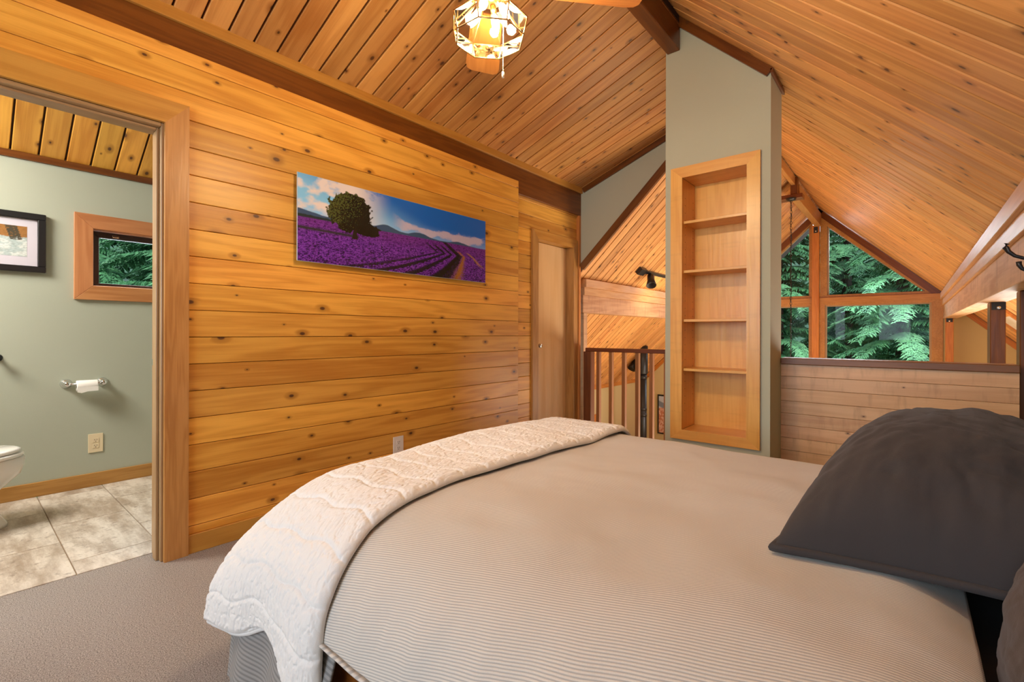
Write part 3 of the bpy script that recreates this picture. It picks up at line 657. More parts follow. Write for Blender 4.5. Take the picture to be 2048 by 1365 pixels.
def lavender(u, v):
    c = np.zeros(u.shape+(3,)); sky = sm(v, .5, 1.0)
    c[:] = np.array((.24, .62, 1.0)); c = lerp(c, (.004, .13, .62), sm(u*.75+v*.75, .60, 1.05))
    c = lerp(c, (.36, .58, .95), sm(.75-v, .0, .25)*.5)
    cl = fbm(u*3, v*1.6, 3.2, 3, 5)
    c = lerp(c, (.80, .74, .76), sm(cl+.16-1.2*np.abs(v-.86+.55*(u-.06)), .36, .52)*sm(.42-u, 0, .2))
    c = lerp(c, (.60, .52, .68), sm(cl+.12-3.2*np.abs(v-(.645-.02*(u-.7))), .42, .58)*sm(u, .40, .5)*.85)
    h1 = .535+.05*np.exp(-(u/.10)**2)+.02*fbm(u*8, u*0, 2, 9)+.06*np.exp(-((u-.38)/.05)**2)+.05*np.exp(-((u-.56)/.06)**2)+.03*np.exp(-((u-.80)/.05)**2)-.03*(u > .85)*(u-.85)*4
    hill = sm(h1-v, -.004, .006); c = lerp(c, (.035, .085, .19), hill)
    c = lerp(c, (.012, .03, .035), sm(.535-.03*u-v+.02*fbm(u*40, v*3, 2, 5), 0, .01)*(u < .15))
    # field
    n1 = fbm(u*30, v*22, 5, 21, 3); n2 = fbm(u*90, v*50, 6, 31, 2)
    hor = .505+.035*u
    fcol = np.zeros_like(c); fcol[:] = np.array((.10, .012, .30)); fcol = lerp(fcol, (.34, .07, .80), sm(n2*.6+n1*.5, .48, .75))
    fcol = lerp(fcol, (.20, .03, .33), sm(v, .3, .5)*.6); fcol = lerp(fcol, (.008, .003, .02), sm(.74-n1-n2*.30+(.2-v)*.3, .10, .34)*.9)
    s_ = np.clip(v/.36, 0, 1)**.8; kk = (u-(1-s_)*(.5-2.68))/((1-s_)*3.53+s_)+.6*np.clip(v-.36, 0, 1)
    wob = .012*(n1-.5)
    row = sm(np.sin((kk+wob)*2*PI/.044), -.15, .55)*sm(kk, .60, .69)*sm(.84-kk, 0, .02)*sm(.50-v, 0, .06)
    fcol = lerp(fcol, (.010, .012, .010), row*.93)
    fcol = lerp(fcol, (.012, .012, .006), sm(.02-np.abs(kk-.815), 0, .01)*.9)
    path = np.exp(-((kk-.842+wob)/.009)**2)*sm(.44-v, 0, .03); fcol = lerp(fcol, (.50, .20, .035), path)
    path2 = np.exp(-((kk-.905-.10*np.clip(.43-v, 0, 1)+wob)/.008)**2)*sm(.44-v, 0, .03)*sm(v, .2, .3); fcol = lerp(fcol, (.58, .26, .06), path2)
    band = np.exp(-((v-.385+.02*u)/.018)**2)*(u < .25); fcol = lerp(fcol, (.03, .035, .03), np.clip(band, 0, 1))
    f = sm(hor-v, -.004, .006); c = c*(1-f[..., None])+fcol*f[..., None]
    # tree
    rr = np.sqrt(((u-.215)/.098)**2+((v-.665)/.245)**2)+.22*(fbm(u*22, v*8, 3, 41, 4)-.5)*2
    low = np.sqrt(((u-.285)/.068)**2+((v-.49)/.085)**2)+.25*(fbm(u*26, v*9, 3, 44, 4)-.5)*2
    rr = np.minimum(rr, low); tm = sm(1.0-rr, -.03, .03)*(v > .40)
    leaf = fbm(u*70, v*24, 4, 51, 3)
    tcol = np.zeros_like(c); tcol[:] = np.array((.004, .007, .005)); tcol = lerp(tcol, (.10, .13, .030), sm(leaf+(v-.6)*.5-.6*(u-.20)*4, .50, .74)*.7)
    c = c*(1-tm[..., None])+tcol*tm[..., None]
    tk = ((np.abs(u-.234) < .009+.005*(.42-v)/.08) & (v > .345) & (v < .46)); c[tk] = (.02, .015, .012)
    c[v < hor] *= .72; return c
art = empty('lavender_picture', (2.04, W-.02, 1.5))
M['print'] = vcol('acrylic_face_print', .25, .25)
keep(box('panel', (1.265, W-.028, 1.498), (2.822, W-.0225, 2.004), M['panel_edge'], None, 'x', .001), art) if 'panel_edge' in M else None
M['panel_edge'] = plain('acrylic_edge', (.50, .58, .60), .15, var=.03)
keep(box('acrylic_panel', (1.265, W-.040, 1.498), (2.822, W-.0325, 2.004), M['panel_edge'], None, 'x', .001), art)
print_mesh('landscape_print', lavender, (1.267, W-.0406, 1.500), (1, 0, 0), (0, 0, 1), 1.553, .502, 620, 202, M['print'], art)
keep(box('standoff', (1.6, W-.0325, 1.70), (2.5, W-.001, 1.80), M['void'], None, 'x', .002), art)
tag(art, 'wide unframed acrylic photo of a tree in a purple lavender field on the pine wall', 'picture')

# bathroom picture
def coast(u, v):
    c = np.zeros(u.shape+(3,)); n = fbm(u*5, v*5, 3, 61, 4); n2 = fbm(u*20, v*20, 3, 66, 3)
    c[:] = np.array((.42, .50, .50)); c = lerp(c, (.62, .66, .64), sm(n, .45, .6)); c = lerp(c, (.33, .15, .04), sm(v-.62+.5*(u-.5)*0+.25*(n-.5), -.02, .03))
    c = lerp(c, (.06, .05, .03), ((np.abs(u-.86+.12*(v-.8)) < .06) & (v > .55)).astype(float)*sm(n2, .2, .4)); c = lerp(c, (.16, .22, .02), sm(.32-np.hypot((u-.35)/1.2, v-.25), 0, .06)*.9)
    c *= (.7+.6*n2[..., None]); return c
bp = empty('framed_picture', (.1, YB, 1.48))
def xb(nm, lo, hi, mt, g='x'): return keep(box(nm, lo, hi, M[mt], None, g, .003), bp)
xb('frame', (-.22, YB-.032, 1.822), (.402, YB-.001, 1.860), 'black'); xb('frame', (-.22, YB-.032, 1.478), (.402, YB-.001, 1.516), 'black'); xb('frame', (.364, YB-.032, 1.516), (.402, YB-.001, 1.822), 'black', 'z'); xb('frame', (-.22, YB-.032, 1.516), (-.182, YB-.001, 1.822), 'black', 'z')
xb('mat_board', (-.182, YB-.012, 1.516), (.364, YB-.004, 1.822), 'mat_board')
M['matte_print'] = vcol('matte_print', .5)
print_mesh('print', coast, (-.13, YB-.0126, 1.575), (1, 0, 0), (0, 0, 1), .445, .195, 110, 50, M['matte_print'], bp)
tag(bp, 'black framed and matted rock and moss print on the bathroom wall', 'picture')

# canyon picture in the great room
def canyon(u, v):
    n = fbm(u*6, v*8, 3, 71, 4); c = np.zeros(u.shape+(3,)); c[:] = np.array((.55, .22, .13)); c = lerp(c, (.75, .52, .44), sm(n, .45, .6)); c = lerp(c, (.50, .58, .72), sm(v+.1*(n-.5), .66, .72)); c = lerp(c, (.20, .26, .36), sm(.09-np.abs(v-.74+.2*(u-.3)), 0, .03)); return c
cp_ = empty('canyon_picture', (XG, 3.9, -1.0))
keep(box('frame', (XG-.03, 3.62, -1.015), (XG-.002, 4.066, -.195), M['black'], None, 'z', .003), cp_)
print_mesh('print', canyon, (XG-.0306, 4.035, -.985), (0, -1, 0), (0, 0, 1), .385, .76, 60, 110, M['matte_print'], cp_)
tag(cp_, 'black framed red canyon print seen through the balusters beside the stove pipe', 'picture')

M['baluster'] = wood('baluster_wood', (.40, .16, .05), (.26, .09, .025), knots=0, tint=.1, rough=.35)
# railing -------------------------------------------------------------------
rl = empty('railing', (XE, 2.2, 0))
keep(box('top_rail', (XE-.005, cy1+.002, .893), (XE+.055, 2.664, .933), M['rail'], None, 'y', .004), rl)
keep(box('newel', (XE-.002, 2.600, 0), (XE+.085, 2.688, .893), M['rail'], None, 'z', .003), rl)
keep(box('bottom_rail', (XE+.005, cy1+.002, .02), (XE+.045, 2.600, .055), M['rail'], None, 'y', .003), rl)
bal = [2.5336-.1466*k for k in range(0, 8)]
b0 = None
for yv in bal:
    b = bpy.data.objects.new('baluster', b0.data) if b0 else box('baluster', (XE+.003, yv-.036, .055), (XE+.047, yv, .893), M['baluster'], None, 'z', .002)
    if b0: COL.objects.link(b); b.matrix_world = Matrix.Translation((XE+.025, yv-.018, .474)) @ PERM['z'].to_4x4()
    b0 = b0 or b; keep(b, rl)
tag(rl, 'dark wooden baluster railing between the closet door and the green column', 'railing')

# ceiling fan ----------------------------------------------------------------
FX, FY = 1.338, 1.245
fan = empty('ceiling_fan', (FX, FY, 3.012))
def T4(x, y, z): return Matrix.Translation((x, y, z))
keep(lathe('canopy', [(.03, 2.94), (.06, 2.95), (.07, 3.0), (.07, 3.012)], M['brass'], None, 24, T4(FX, FY, 0)), fan)
keep(lathe('downrod', [(.012, 2.60), (.012, 2.95)], M['brass'], None, 12, T4(FX, FY, 0)), fan)
keep(lathe('motor_housing', [(.05, 2.44), (.12, 2.455), (.135, 2.49), (.135, 2.56), (.10, 2.60), (.03, 2.62)], M['brass'], None, 32, T4(FX, FY, 0)), fan)
keep(lathe('light_fitter', [(.045, 2.37), (.05, 2.40), (.03, 2.44)], M['brass'], None, 24, T4(FX, FY, 0)), fan)
bbm = bmesh.new(); pts = [(.19, -.066), (.56, -.084), (.603, -.078), (.618, -.055), (.618, .055), (.603, .078), (.56, .084), (.19, .066)]
A_ = [bbm.verts.new((x, y, -.003)) for x, y in pts]; B_ = [bbm.verts.new((x, y, .003)) for x, y in pts]; bbm.faces.new(A_[::-1]); bbm.faces.new(B_)
for i in range(len(pts)): bbm.faces.new((A_[i], A_[(i+1) % 8], B_[(i+1) % 8], B_[i]))
bl0 = None
for k in range(4):
    ang = math.radians(46.5+90*k); mwb = T4(FX, FY, 2.437) @ Matrix.Rotation(ang, 4, 'Z') @ Matrix.Rotation(math.radians(9), 4, 'X')
    if bl0 is None: bl0 = from_bm('blade', bbm, M['blade']); b = bl0
    else: b = bpy.data.objects.new('blade', bl0.data); COL.objects.link(b)
    b.matrix_world = mwb; keep(b, fan)
    ir = box('blade_iron', (.11, -.018, .004), (.26, .018, .010), M['brass']); ir.matrix_world = mwb @ T4(.185, 0, .007); keep(ir, b)
# octagonal glass shade
R0, R1, zt0, zt1, zt2 = .135, .150, 2.222, 2.285, 2.375
def octp(r, z, i): a = math.radians(22.5+45*i+3); return Vector((FX+r*math.cos(a), FY+r*math.sin(a), z))
shade = empty('lamp_shade', (FX, FY, zt0)); keep(shade, fan)
glass_v = []; gf = []
for i in range(8):
    a, b, c_, d_ = octp(R0, zt0, i), octp(R0, zt0, i+1), octp(R1, zt1, i+1), octp(R1, zt1, i)
    keep(mesh('glass_panel', [a, b, c_, d_], [(0, 1, 2, 3)], M['shade_glass']), shade)
    keep(mesh('glass_panel', [d_, c_, octp(.05, zt2, i+1), octp(.05, zt2, i)], [(0, 1, 2, 3)], M['shade_glass']), shade)
cb_ = bmesh.new()
for i in range(8):
    for p, q in ((octp(R0, zt0, i), octp(R0, zt0, i+1)), (octp(R1, zt1, i), octp(R1, zt1, i+1)), (octp(R0, zt0, i), octp(R1, zt1, i)), (octp(R1, zt1, i), octp(.05, zt2, i)), (octp(.05, zt2, i), octp(.05, zt2, i+1))):
        tube_bm(cb_, [p, q], .0026, 6)
keep(from_bm('came', cb_, M['brass'], None, True), shade)
bulbs = []
for k in range(4):
    a = math.radians(20+90*k); bx_, by_ = FX+.062*math.cos(a), FY+.062*math.sin(a)
    dirv = Vector((math.cos(a)*.55, math.sin(a)*.55, -1)).normalized()
    o0 = Vector((FX+.03*math.cos(a), FY+.03*math.sin(a), 2.375))
    sk_ = keep(lathe('socket', [(.012, 0), (.012, .03)], M['brass'], None, 12, frame4(o0, dirv.orthogonal(), dirv)), fan)
    keep(lathe('bulb', [(.006, .030), (.012, .040), (.0165, .058), (.015, .075), (.007, .095), (.001, .103)], M['bulb'], None, 14, frame4(o0, dirv.orthogonal(), dirv)), fan)
pc = bmesh.new()
PCX, PCY = FX+.045, FY-.03
for k in range(44):
    bmesh.ops.create_icosphere(pc, subdivisions=1, radius=.0022, matrix=T4(PCX, PCY, 2.34-.0053*k))
keep(from_bm('pull_chain', pc, M['white_cord'], None, True), fan)
keep(lathe('chain_pull', [(.002, 2.108), (.005, 2.104), (.0058, 2.094), (.0045, 2.082), (.002, 2.081)], M['white_cord'], None, 12, T4(PCX, PCY, 0)), fan)
tag(fan, 'ceiling fan with a lit octagonal glass shade and pull chain above the quilt', 'ceiling fan')
for k in range(4):
    a = math.radians(20+90*k); ld = bpy.data.lights.new('bulb_light', 'POINT'); ld.energy = 11.5; ld.color = WARM; ld.shadow_soft_size = .02
    lo_ = bpy.data.objects.new('bulb_light', ld); COL.objects.link(lo_); lo_.location = (FX+.075*math.cos(a), FY+.075*math.sin(a), 2.255)

# chain lamp hanging in the great room
ch = empty('hanging_lamp_chain', (7.24, 1.225, 2.905))
keep(lathe('canopy', [(.02, 2.865), (.055, 2.875), (.062, 2.895), (.062, 2.904)], M['black'], None, 20, T4(7.24, 1.225, 0)), ch)
cbm = bmesh.new()
for k in range(70):
    z = 2.86-.036*k; h = []
    for i in range(10):
        a = 2*PI*i/10; yy = .011*math.cos(a); zz_ = .022*math.sin(a)
        h.append((7.24+(yy if k % 2 else 0), 1.225+(0 if k % 2 else yy), z+zz_))
    tube_bm(cbm, h, .003, 5, True)
cc = keep(from_bm('chain', cbm, M['black'], None, True), ch)
keep(tube('cord', [(7.24+.006*math.sin(k*.9), 1.225+.008*math.cos(k*1.3), 2.87-.07*k) for k in range(37)], .003, M['black'], None, 6), ch)
keep(lathe('lamp_shade', [(.01, .36), (.05, .34), (.12, .25), (.17, .16), (.165, .16)], M['black'], None, 20, T4(7.24, 1.225, 0)), ch)
tag(ch, 'black chain and cord hanging from the ridge truss in front of the gable window', 'lamp')

# track light
def spot_head(par, p, aim, sc=1.0):
    d = Vector(aim).normalized(); e = keep(lathe('spot_head', [(.018*sc, -.06*sc), (.034*sc, -.055*sc), (.036*sc, .01*sc), (.050*sc, .07*sc), (.046*sc, .071*sc), (.030*sc, .03*sc)], M['black'], None, 20, frame4(p, d.orthogonal(), d), cap=True), par)
    return e
tk = empty('track_light', (5.7, 2.60, 1.85))
nr = Vector((0, -T, -1)).normalized()
def onL(x, y, o): return Vector((x, y, zr(y)))+nr*o
def bar(nm, x0, x1, y, o, th, wd, mt):
    P = []
    dd = Vector((0, -1, T)).normalized()
    for oo in (o, o+th):
        for xx, s_ in ((x0, -1), (x1, -1), (x1, 1), (x0, 1)): P.append(onL(xx, y, oo)+dd*wd*s_*.5)
    return keep(mesh(nm, P, [(0, 1, 2, 3), (7, 6, 5, 4), (0, 4, 5, 1), (1, 5, 6, 2), (2, 6, 7, 3), (3, 7, 4, 0)], M[mt]), tk)
bar('track', 5.60, 7.4, 2.60, .002, .03, .04, 'black'); bar('feed_box', 5.50, 5.66, 2.60, .002, .05, .09, 'black')
for xs in (5.83, 6.75):
    p0 = onL(xs, 2.60, .03); p1 = p0+Vector((0, -.02, -.06)); keep(tube('arm', [p0, p1], .009, M['black'], None, 8), tk); spot_head(tk, p1+Vector((-.02, 0, -.03)), (-.55, -.30, -.9), 1.3)
tag(tk, 'black track light with swivelling spot heads on the great room ceiling above the beam', 'track light')
sp_ = empty('ceiling_spotlight', (8.2, 3.95, .55)); pS = onL(8.2, 3.95, .03)
keep(tube('arm', [onL(8.2, 3.95, 0), pS], .02, M['black'], None, 8), sp_); spot_head(sp_, pS+Vector((-.02, 0, -.04)), (-.6, .2, -.8), 1.6)
tag(sp_, 'black ceiling spotlight seen between the balusters left of the stove pipe', 'spotlight')
ldt = bpy.data.lights.new('track_spot_light', 'SPOT'); ldt.energy = 26; ldt.color = (1, .80, .52); ldt.spot_size = 2.3; ldt.spot_blend = 1.0; ldt.shadow_soft_size = .03
lt = bpy.data.objects.new('track_spot_light', ldt); COL.objects.link(lt); lt.location = (6.0, 2.15, 1.70); lt.rotation_euler = Vector((.25, .45, -.25)).to_track_quat('-Z', 'Y').to_euler()

# stove pipe
sp = empty('stove_pipe', (8.1, 3.72, .75))
SX, SY = 8.05, 3.70
keep(lathe('upper_pipe', [(.088, .36), (.092, .37), (.092, .86), (.088, .861)], M['pipe'], None, 28, T4(SX, SY, 0)), sp)
keep(lathe('lower_pipe', [(.075, -1.6), (.075, .36)], M['pipe'], None, 28, T4(SX, SY, 0)), sp)
for z in (.30, -.27, -.38): keep(lathe('collar', [(.074, z-.03), (.079, z-.028), (.079, z+.028), (.074, z+.03)], M['pipe'], None, 28, T4(SX, SY, 0)), sp)
keep(lathe('lever', [(.004, 0), (.004, .06)], M['brass'], None, 8, frame4((SX+.02, SY-.08, .31), (1, 0, 0), (0, -1, 0))), sp)
tag(sp, 'black steel stove pipe rising to the sloped ceiling behind the balusters', 'stove pipe')

# coat hook
hk = empty('coat_hook', (2.60, -.370, 1.38))
keep(box('base_plate', (2.575, -.369, 1.30), (2.625, -.3645, 1.45), M['black'], None, 'z', .002), hk)
keep(tube('upper_arm', [(2.60, -.366, 1.395), (2.60, -.350, 1.378), (2.60, -.325, 1.374), (2.60, -.302, 1.385), (2.60, -.286, 1.402), (2.60, -.277, 1.420), (2.60, -.281, 1.434)], [.010, .0075, .0065, .0065, .0075, .0095, .0085], M['black'], None, 10), hk)
keep(tube('lower_arm', [(2.60, -.366, 1.345), (2.60, -.352, 1.328), (2.60, -.336, 1.324), (2.60, -.321, 1.334), (2.60, -.313, 1.350), (2.60, -.312, 1.362)], [.009, .007, .006, .006, .008, .0085], M['black'], None, 10), hk)
tag(hk, 'black iron double coat hook on the rough eave beam at the right edge', 'hook')

# outlets
def outlet(name, c, nrm, xd, w, h, mt, label):
    o = empty(name, c); Mx = frame4(c, xd, nrm)
    def lb(nm, x0, x1, y0, y1, z0, z1, mt_, bev=.001, par=None):
        b = box(nm, (x0, y0, z0), (x1, y1, z1), M[mt_], None, 'x', bev); b.matrix_world = Mx @ b.matrix_world; return keep(b, par or o)
    lb('cover_plate', -w/2, w/2, -h/2, h/2, .0005, .006, mt, .002)
    for s in (-1, 1):
        r = lb('receptacle', -.017, .017, s*.020-.0155, s*.020+.0155, .006, .008, mt, .004)
        for sx in (-1, 1): lb('slot', sx*.006-.0012, sx*.006+.0012, s*.020-.001, s*.020+.008, .008, .0086, 'slot', 0, r)
        lb('slot', -.0022, .0022, s*.020-.010, s*.020-.0055, .008, .0086, 'slot', 0, r)
    return tag(o, label, 'outlet')
outlet('wall_outlet', (.657, YB, .305), (0, -1, 0), (1, 0, 0), .080, .130, 'ivory', 'ivory wall outlet low on the green bathroom wall')
outlet('wall_outlet', (1.99, W, .312), (0, -1, 0), (1, 0, 0), .084, .120, 'white_plastic', 'white wall outlet low on the pine wall just above the quilt')

# toilet roll holder
th = empty('toilet_roll_holder', (.60, YB, .735))
for xx in (.502, .690):
    pst = keep(lathe('post', [(.001, .0), (.030, .001), (.032, .010), (.022, .018), (.013, .030), (.012, .050), (.018, .058), (.020, .068), (.012, .080), (.001, .082)], M['chrome'], None, 24, frame4((xx, YB, .735), (1, 0, 0), (0, -1, 0))), th)
keep(tube('rod', [(.515, YB-.066, .733), (.677, YB-.066, .733)], .008, M['chrome'], None, 12), th)
tag(th, 'chrome two post toilet roll holder on the green bathroom wall', 'toilet roll holder')
tp = empty('toilet_roll', (.602, YB-.066, .728))
keep(lathe('paper_roll', [(.020, -.055), (.036, -.054), (.037, -.05), (.037, .05), (.036, .054), (.020, .055)], M['paper'], None, 32, frame4((.602, YB-.066, .720), (0, 0, 1), (1, 0, 0)), cap=False), tp)
keep(mesh('loose_sheet', [(.548, YB-.103, .715), (.656, YB-.103, .715), (.656, YB-.104, .684), (.60, YB-.104, .682), (.57, YB-.104, .673), (.548, YB-.104, .680), ], [(0, 1, 2, 3, 4, 5)], M['paper']), tp)
tag(tp, 'nearly used white toilet roll on the chrome holder', 'toilet roll')

# toilet --------------------------------------------------------------------
to = empty('toilet', (.0, 3.78, 0))
def ovals(name, levels, mat, seg=36, par=to):
    """levels: (z, cx, cy, rx_front, rx_back, ry)"""
    bm = bmesh.new(); rings = []
    for z, cx_, cy_, rf, rb_, ry in levels:
        ring = []
        for i in range(seg):
            a = 2*PI*i/seg; r_ = rf if math.cos(a) > 0 else rb_
            e = .8 if math.cos(a) < 0 else 1.0
            ring.append(bm.verts.new((cx_+r_*math.copysign(abs(math.cos(a))**e, math.cos(a)), cy_+ry*math.sin(a), z)))
        rings.append(ring)
    for a, b in zip(rings, rings[1:]):
        for i in range(seg): bm.faces.new((a[i], a[(i+1) % seg], b[(i+1) % seg], b[i]))
    bm.faces.new(rings[0][::-1]); bm.faces.new(rings[-1]); return keep(from_bm(name, bm, mat, None, True), par)
TX, TY = .012, 3.88
ovals('bowl', [(0, TX-.05, TY, .245, .22, .125), (.02, TX-.05, TY, .243, .22, .123), (.10, TX-.06, TY, .205, .20, .105), (.18, TX-.06, TY, .195, .20, .105), (.23, TX-.03, TY, .215, .20, .13), (.29, TX, TY, .245, .20, .165), (.34, TX, TY, .262, .20, .183), (.375, TX, TY, .262, .20, .185), (.385, TX, TY, .255, .2, .18)], M['china'])
ovals('seat', [(.386, TX, TY, .250, .20, .178), (.392, TX, TY, .258, .20, .186), (.404, TX, TY, .258, .20, .186), (.409, TX, TY, .250, .20, .180)], M['china'])
ovals('lid', [(.411, TX, TY, .235, .20, .172), (.416, TX, TY, .246, .20, .180), (.430, TX, TY, .244, .20, .178), (.436, TX, TY, .225, .19, .165)], M['china'])
keep(box('tank', (-.43, TY-.20, .38), (-.22, TY+.20, .72), M['china'], None, 'z', .02), to); keep(box('tank_lid', (-.44, TY-.21, .72), (-.21, TY+.21, .755), M['china'], None, 'z', .01), to)
tag(to, 'white toilet with closed lid at the left edge of the bathroom', 'toilet')
rh = empty('robe_hook', (.19, YB, .93)); keep(lathe('knob', [(.001, 0), (.022, .001), (.020, .01), (.010, .02), (.012, .04), (.024, .055), (.020, .068), (.001, .072)], M['black'], None, 18, frame4((.185, YB, .925), (1, 0, 0), (0, -1, 0))), rh)
tag(rh, 'small black knob on the bathroom wall above the toilet', 'hook')

# ================================================================== BED
bed = empty('bed', (1.4, .7, 0))
BX, BXF, BY0, BY1 = .62, 2.14, -.38, 1.66
keep(box('frame_rail', (BX-.005, BY0, .10), (BX+.02, BY1+.00, .35), M['fir_dark'], None, 'x', .004), bed)
keep(box('frame_rail', (BXF-.02, BY0, .10), (BXF+.02, BY1+.02, .24), M['fir_dark'], None, 'x', .004), bed)
keep(box('footboard_rail', (BX+.02, BY1-.02, .10), (BXF-.02, BY1+.02, .24), M['fir_dark'], None, 'x', .004), bed)
for (lx, ly) in ((BX+.02, BY0+.03), (BXF-.02, BY0+.03), (BX+.02, BY1-.02), (BXF-.02, BY1-.02)):
    keep(box('leg', (lx-.03, ly-.03, 0), (lx+.03, ly+.03, .10), M['fir_dark'], None, 'z', .004), bed)
def rbox(name, lo, hi, r, mat, seg=5):
    lo = Vector(lo); hi = Vector(hi); bm = bmesh.new(); bmesh.ops.create_cube(bm, size=1); bmesh.ops.scale(bm, vec=hi-lo, verts=bm.verts); bmesh.ops.translate(bm, vec=(lo+hi)/2, verts=bm.verts)
    bmesh.ops.bevel(bm, geom=bm.edges[:], offset=r, segments=seg, affect='EDGES', profile=.5); return from_bm(name, bm, mat, None, True)
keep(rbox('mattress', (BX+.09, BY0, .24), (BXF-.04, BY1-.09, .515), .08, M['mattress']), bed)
keep(rbox('headboard', (BX-.05, -.53, .0), (BXF+.05, -.42, 1.05), .03, M['headboard']), bed)
tag(bed, 'queen bed with dark upholstered headboard and brown rails beneath the striped duvet', 'bed')

def grid_obj(name, P, UV, mat, solid=0.0, rim=True, smooth=True):
    ny, nx, _ = P.shape; idx = np.arange(nx*ny).reshape(ny, nx)
    F = np.stack([idx[:-1, :-1], idx[:-1, 1:], idx[1:, 1:], idx[1:, :-1]], -1).reshape(-1, 4); V = P.reshape(-1, 3)
    me = bpy.data.meshes.new(name); me.vertices.add(len(V)); me.vertices.foreach_set('co', V.ravel()); me.loops.add(F.size); me.loops.foreach_set('vertex_index', F.ravel())
    me.polygons.add(len(F)); me.polygons.foreach_set('loop_start', np.arange(0, F.size, 4)); me.polygons.foreach_set('loop_total', np.full(len(F), 4)); me.polygons.foreach_set('use_smooth', [smooth]*len(F)); me.update(calc_edges=True)
    uvl = me.uv_layers.new(name='UVMap'); uvv = UV.reshape(-1, 2)[F.ravel()]; uvl.data.foreach_set('uv', uvv.ravel().astype(np.float32))
    me.materials.append(mat); o = bpy.data.objects.new(name, me); COL.objects.link(o)
    if solid:
        md = o.modifiers.new('thickness', 'SOLIDIFY'); md.thickness = solid; md.offset = -1
    return o

# side profile of the bed, arc-length parametrised: near side (low X) hangs, far side hangs
def profile(xn, top, hem, rx, rz, xf, hemf, k=400):
    """(x,z) samples at fixed parameters: near hem -> shoulder -> top -> far shoulder -> far hem"""
    zs = top-rz; p = [(xn, hem+(zs-hem)*t) for t in np.linspace(0, 1, 20)]
    p += [(xn+rx*(1-math.cos(a)), zs+rz*math.sin(a)) for a in np.linspace(0, PI/2, 60)[1:]]
    xe = xf-.16
    p += [(xn+rx+(xe-xn-rx)*t, top) for t in np.linspace(0, 1, 60)[1:]]
    p += [(xe+.16*math.sin(a), top-.14*(1-math.cos(a))) for a in np.linspace(0, PI/2, 30)[1:]]
    p += [(xf, top-.14-(top-.14-hemf)*t) for t in np.linspace(0, 1, 12)[1:]]
    return np.array(p)
def arc(p): return np.r_[0, np.cumsum(np.hypot(*np.diff(p, axis=0).T))]
def resample(p, n):
    s_ = arc(p); S_ = np.linspace(0, s_[-1], n); return np.stack([np.interp(S_, s_, p[:, 0]), np.interp(S_, s_, p[:, 1])], -1), S_
TOP = .598
def hump(X_, Y_):
    m_ = np.clip((X_-.66)/.3, 0, 1)*np.clip((2.20-X_)/.25, 0, 1)
    return ((fbm(X_/2.6, (Y_+.2)/2.6, 5, 101, 3)-.5)*.055+.016*np.exp(-((Y_-.12)/.25)**2))*m_
def footdrop(Y_): return .10*np.clip((Y_-1.46)/.24, 0, 1)**2.0
nx, ny = 420, 340
A0, S0 = resample(profile(.566, TOP, .355, .32, .25, 2.235, .30), nx); A1, S1 = resample(profile(.600, TOP, .33, .44, .35, 2.235, .30), nx)
Yt = np.linspace(-.085, 1.68, ny); f_ = np.clip((Yt-1.10)/.6, 0, 1)[:, None]
PX = A0[None, :, 0]*(1-f_)+A1[None, :, 0]*f_; PZ = A0[None, :, 1]*(1-f_)+A1[None, :, 1]*f_
SS = np.repeat(S0[None], ny, 0); YY = np.repeat(Yt[:, None], nx, 1)
PZ = PZ-footdrop(YY)*(PZ > .40)
head = np.clip((.05-YY)/.135, 0, 1); PZ = PZ-.035*head**2
side_m = np.clip((.86-PX)/.26, 0, 1)
fold_ = fbm(YY/2.2, PZ*.12+.4, 26, 121, 3)-.5
PZ2 = PZ+hump(PX, YY)+(fbm(PX/2.6+.3, (YY+.2)/2.6, 12, 111, 3)-.5)*.014*(1-side_m)
PX2 = PX-.024*fold_*np.clip((.57-PZ)/.1, 0, 1)*np.clip((PZ-.35)/.12, .15, 1)*(PX < 1.2)
beta = math.radians(14)
duvet = grid_obj('duvet', np.stack([PX2, YY, PZ2], -1), np.stack([SS*math.cos(beta)+YY*math.sin(beta), YY], -1), M['duvet'], .014)
tag(duvet, 'beige duvet with fine grey ticking stripes spread over the bed', 'duvet')

# quilt throw across the foot
nx, ny = 1000, 330
A0, S0 = resample(profile(.556, TOP+.026, .215, .325, .255, 2.262, .36), nx); A1, S1 = resample(profile(.548, TOP+.024, .175, .47, .36, 2.262, .36), nx)
VV = np.repeat(np.linspace(0, 1, ny)[:, None], nx, 1); f_ = VV
PX = A0[None, :, 0]*(1-f_)+A1[None, :, 0]*f_; PZ = A0[None, :, 1]*(1-f_)+A1[None, :, 1]*f_; SS = np.repeat(S0[None], ny, 0)
near = PX < 1.0
y_in = 1.085-.012*np.sin(PX*4)-.02*np.clip((.7-PX)/.12, 0, 1)
YY = y_in+(1.700-y_in)*VV
hang = np.clip((.58-PZ)/.38, 0, 1)*near
PX = PX-hang**1.4*(.030*np.exp(-((VV-.13)/.15)**2)-.012*np.exp(-((VV-.46)/.17)**2)+.035*np.clip((VV-.6)/.4, 0, 1))
PZ = PZ+hang**2.5*(.060*np.exp(-((VV-.48)/.16)**2)-.012*np.exp(-((VV-.12)/.12)**2))
PZ = PZ-footdrop(YY)*(1-hang)+hump(PX, YY)*(1-hang)
dpx = np.gradient(PX, axis=1); dpz = np.gradient(PZ, axis=1); ln = np.hypot(dpx, dpz)+1e-9; NX, NZ = -dpz/ln, dpx/ln
vm = VV*.61
wav = SS+.010*np.sin(vm*30+SS*5)+.02*(fbm(vm, SS, 6, 141, 3)-.5)
chn = np.clip(np.abs(np.sin(PI*wav/.112))*3.2, 0, 1)**.6
puck = fbm(vm, SS*.42, 62, 151, 3); puck = np.clip(1-np.abs(puck-.5)*9, 0, 1)
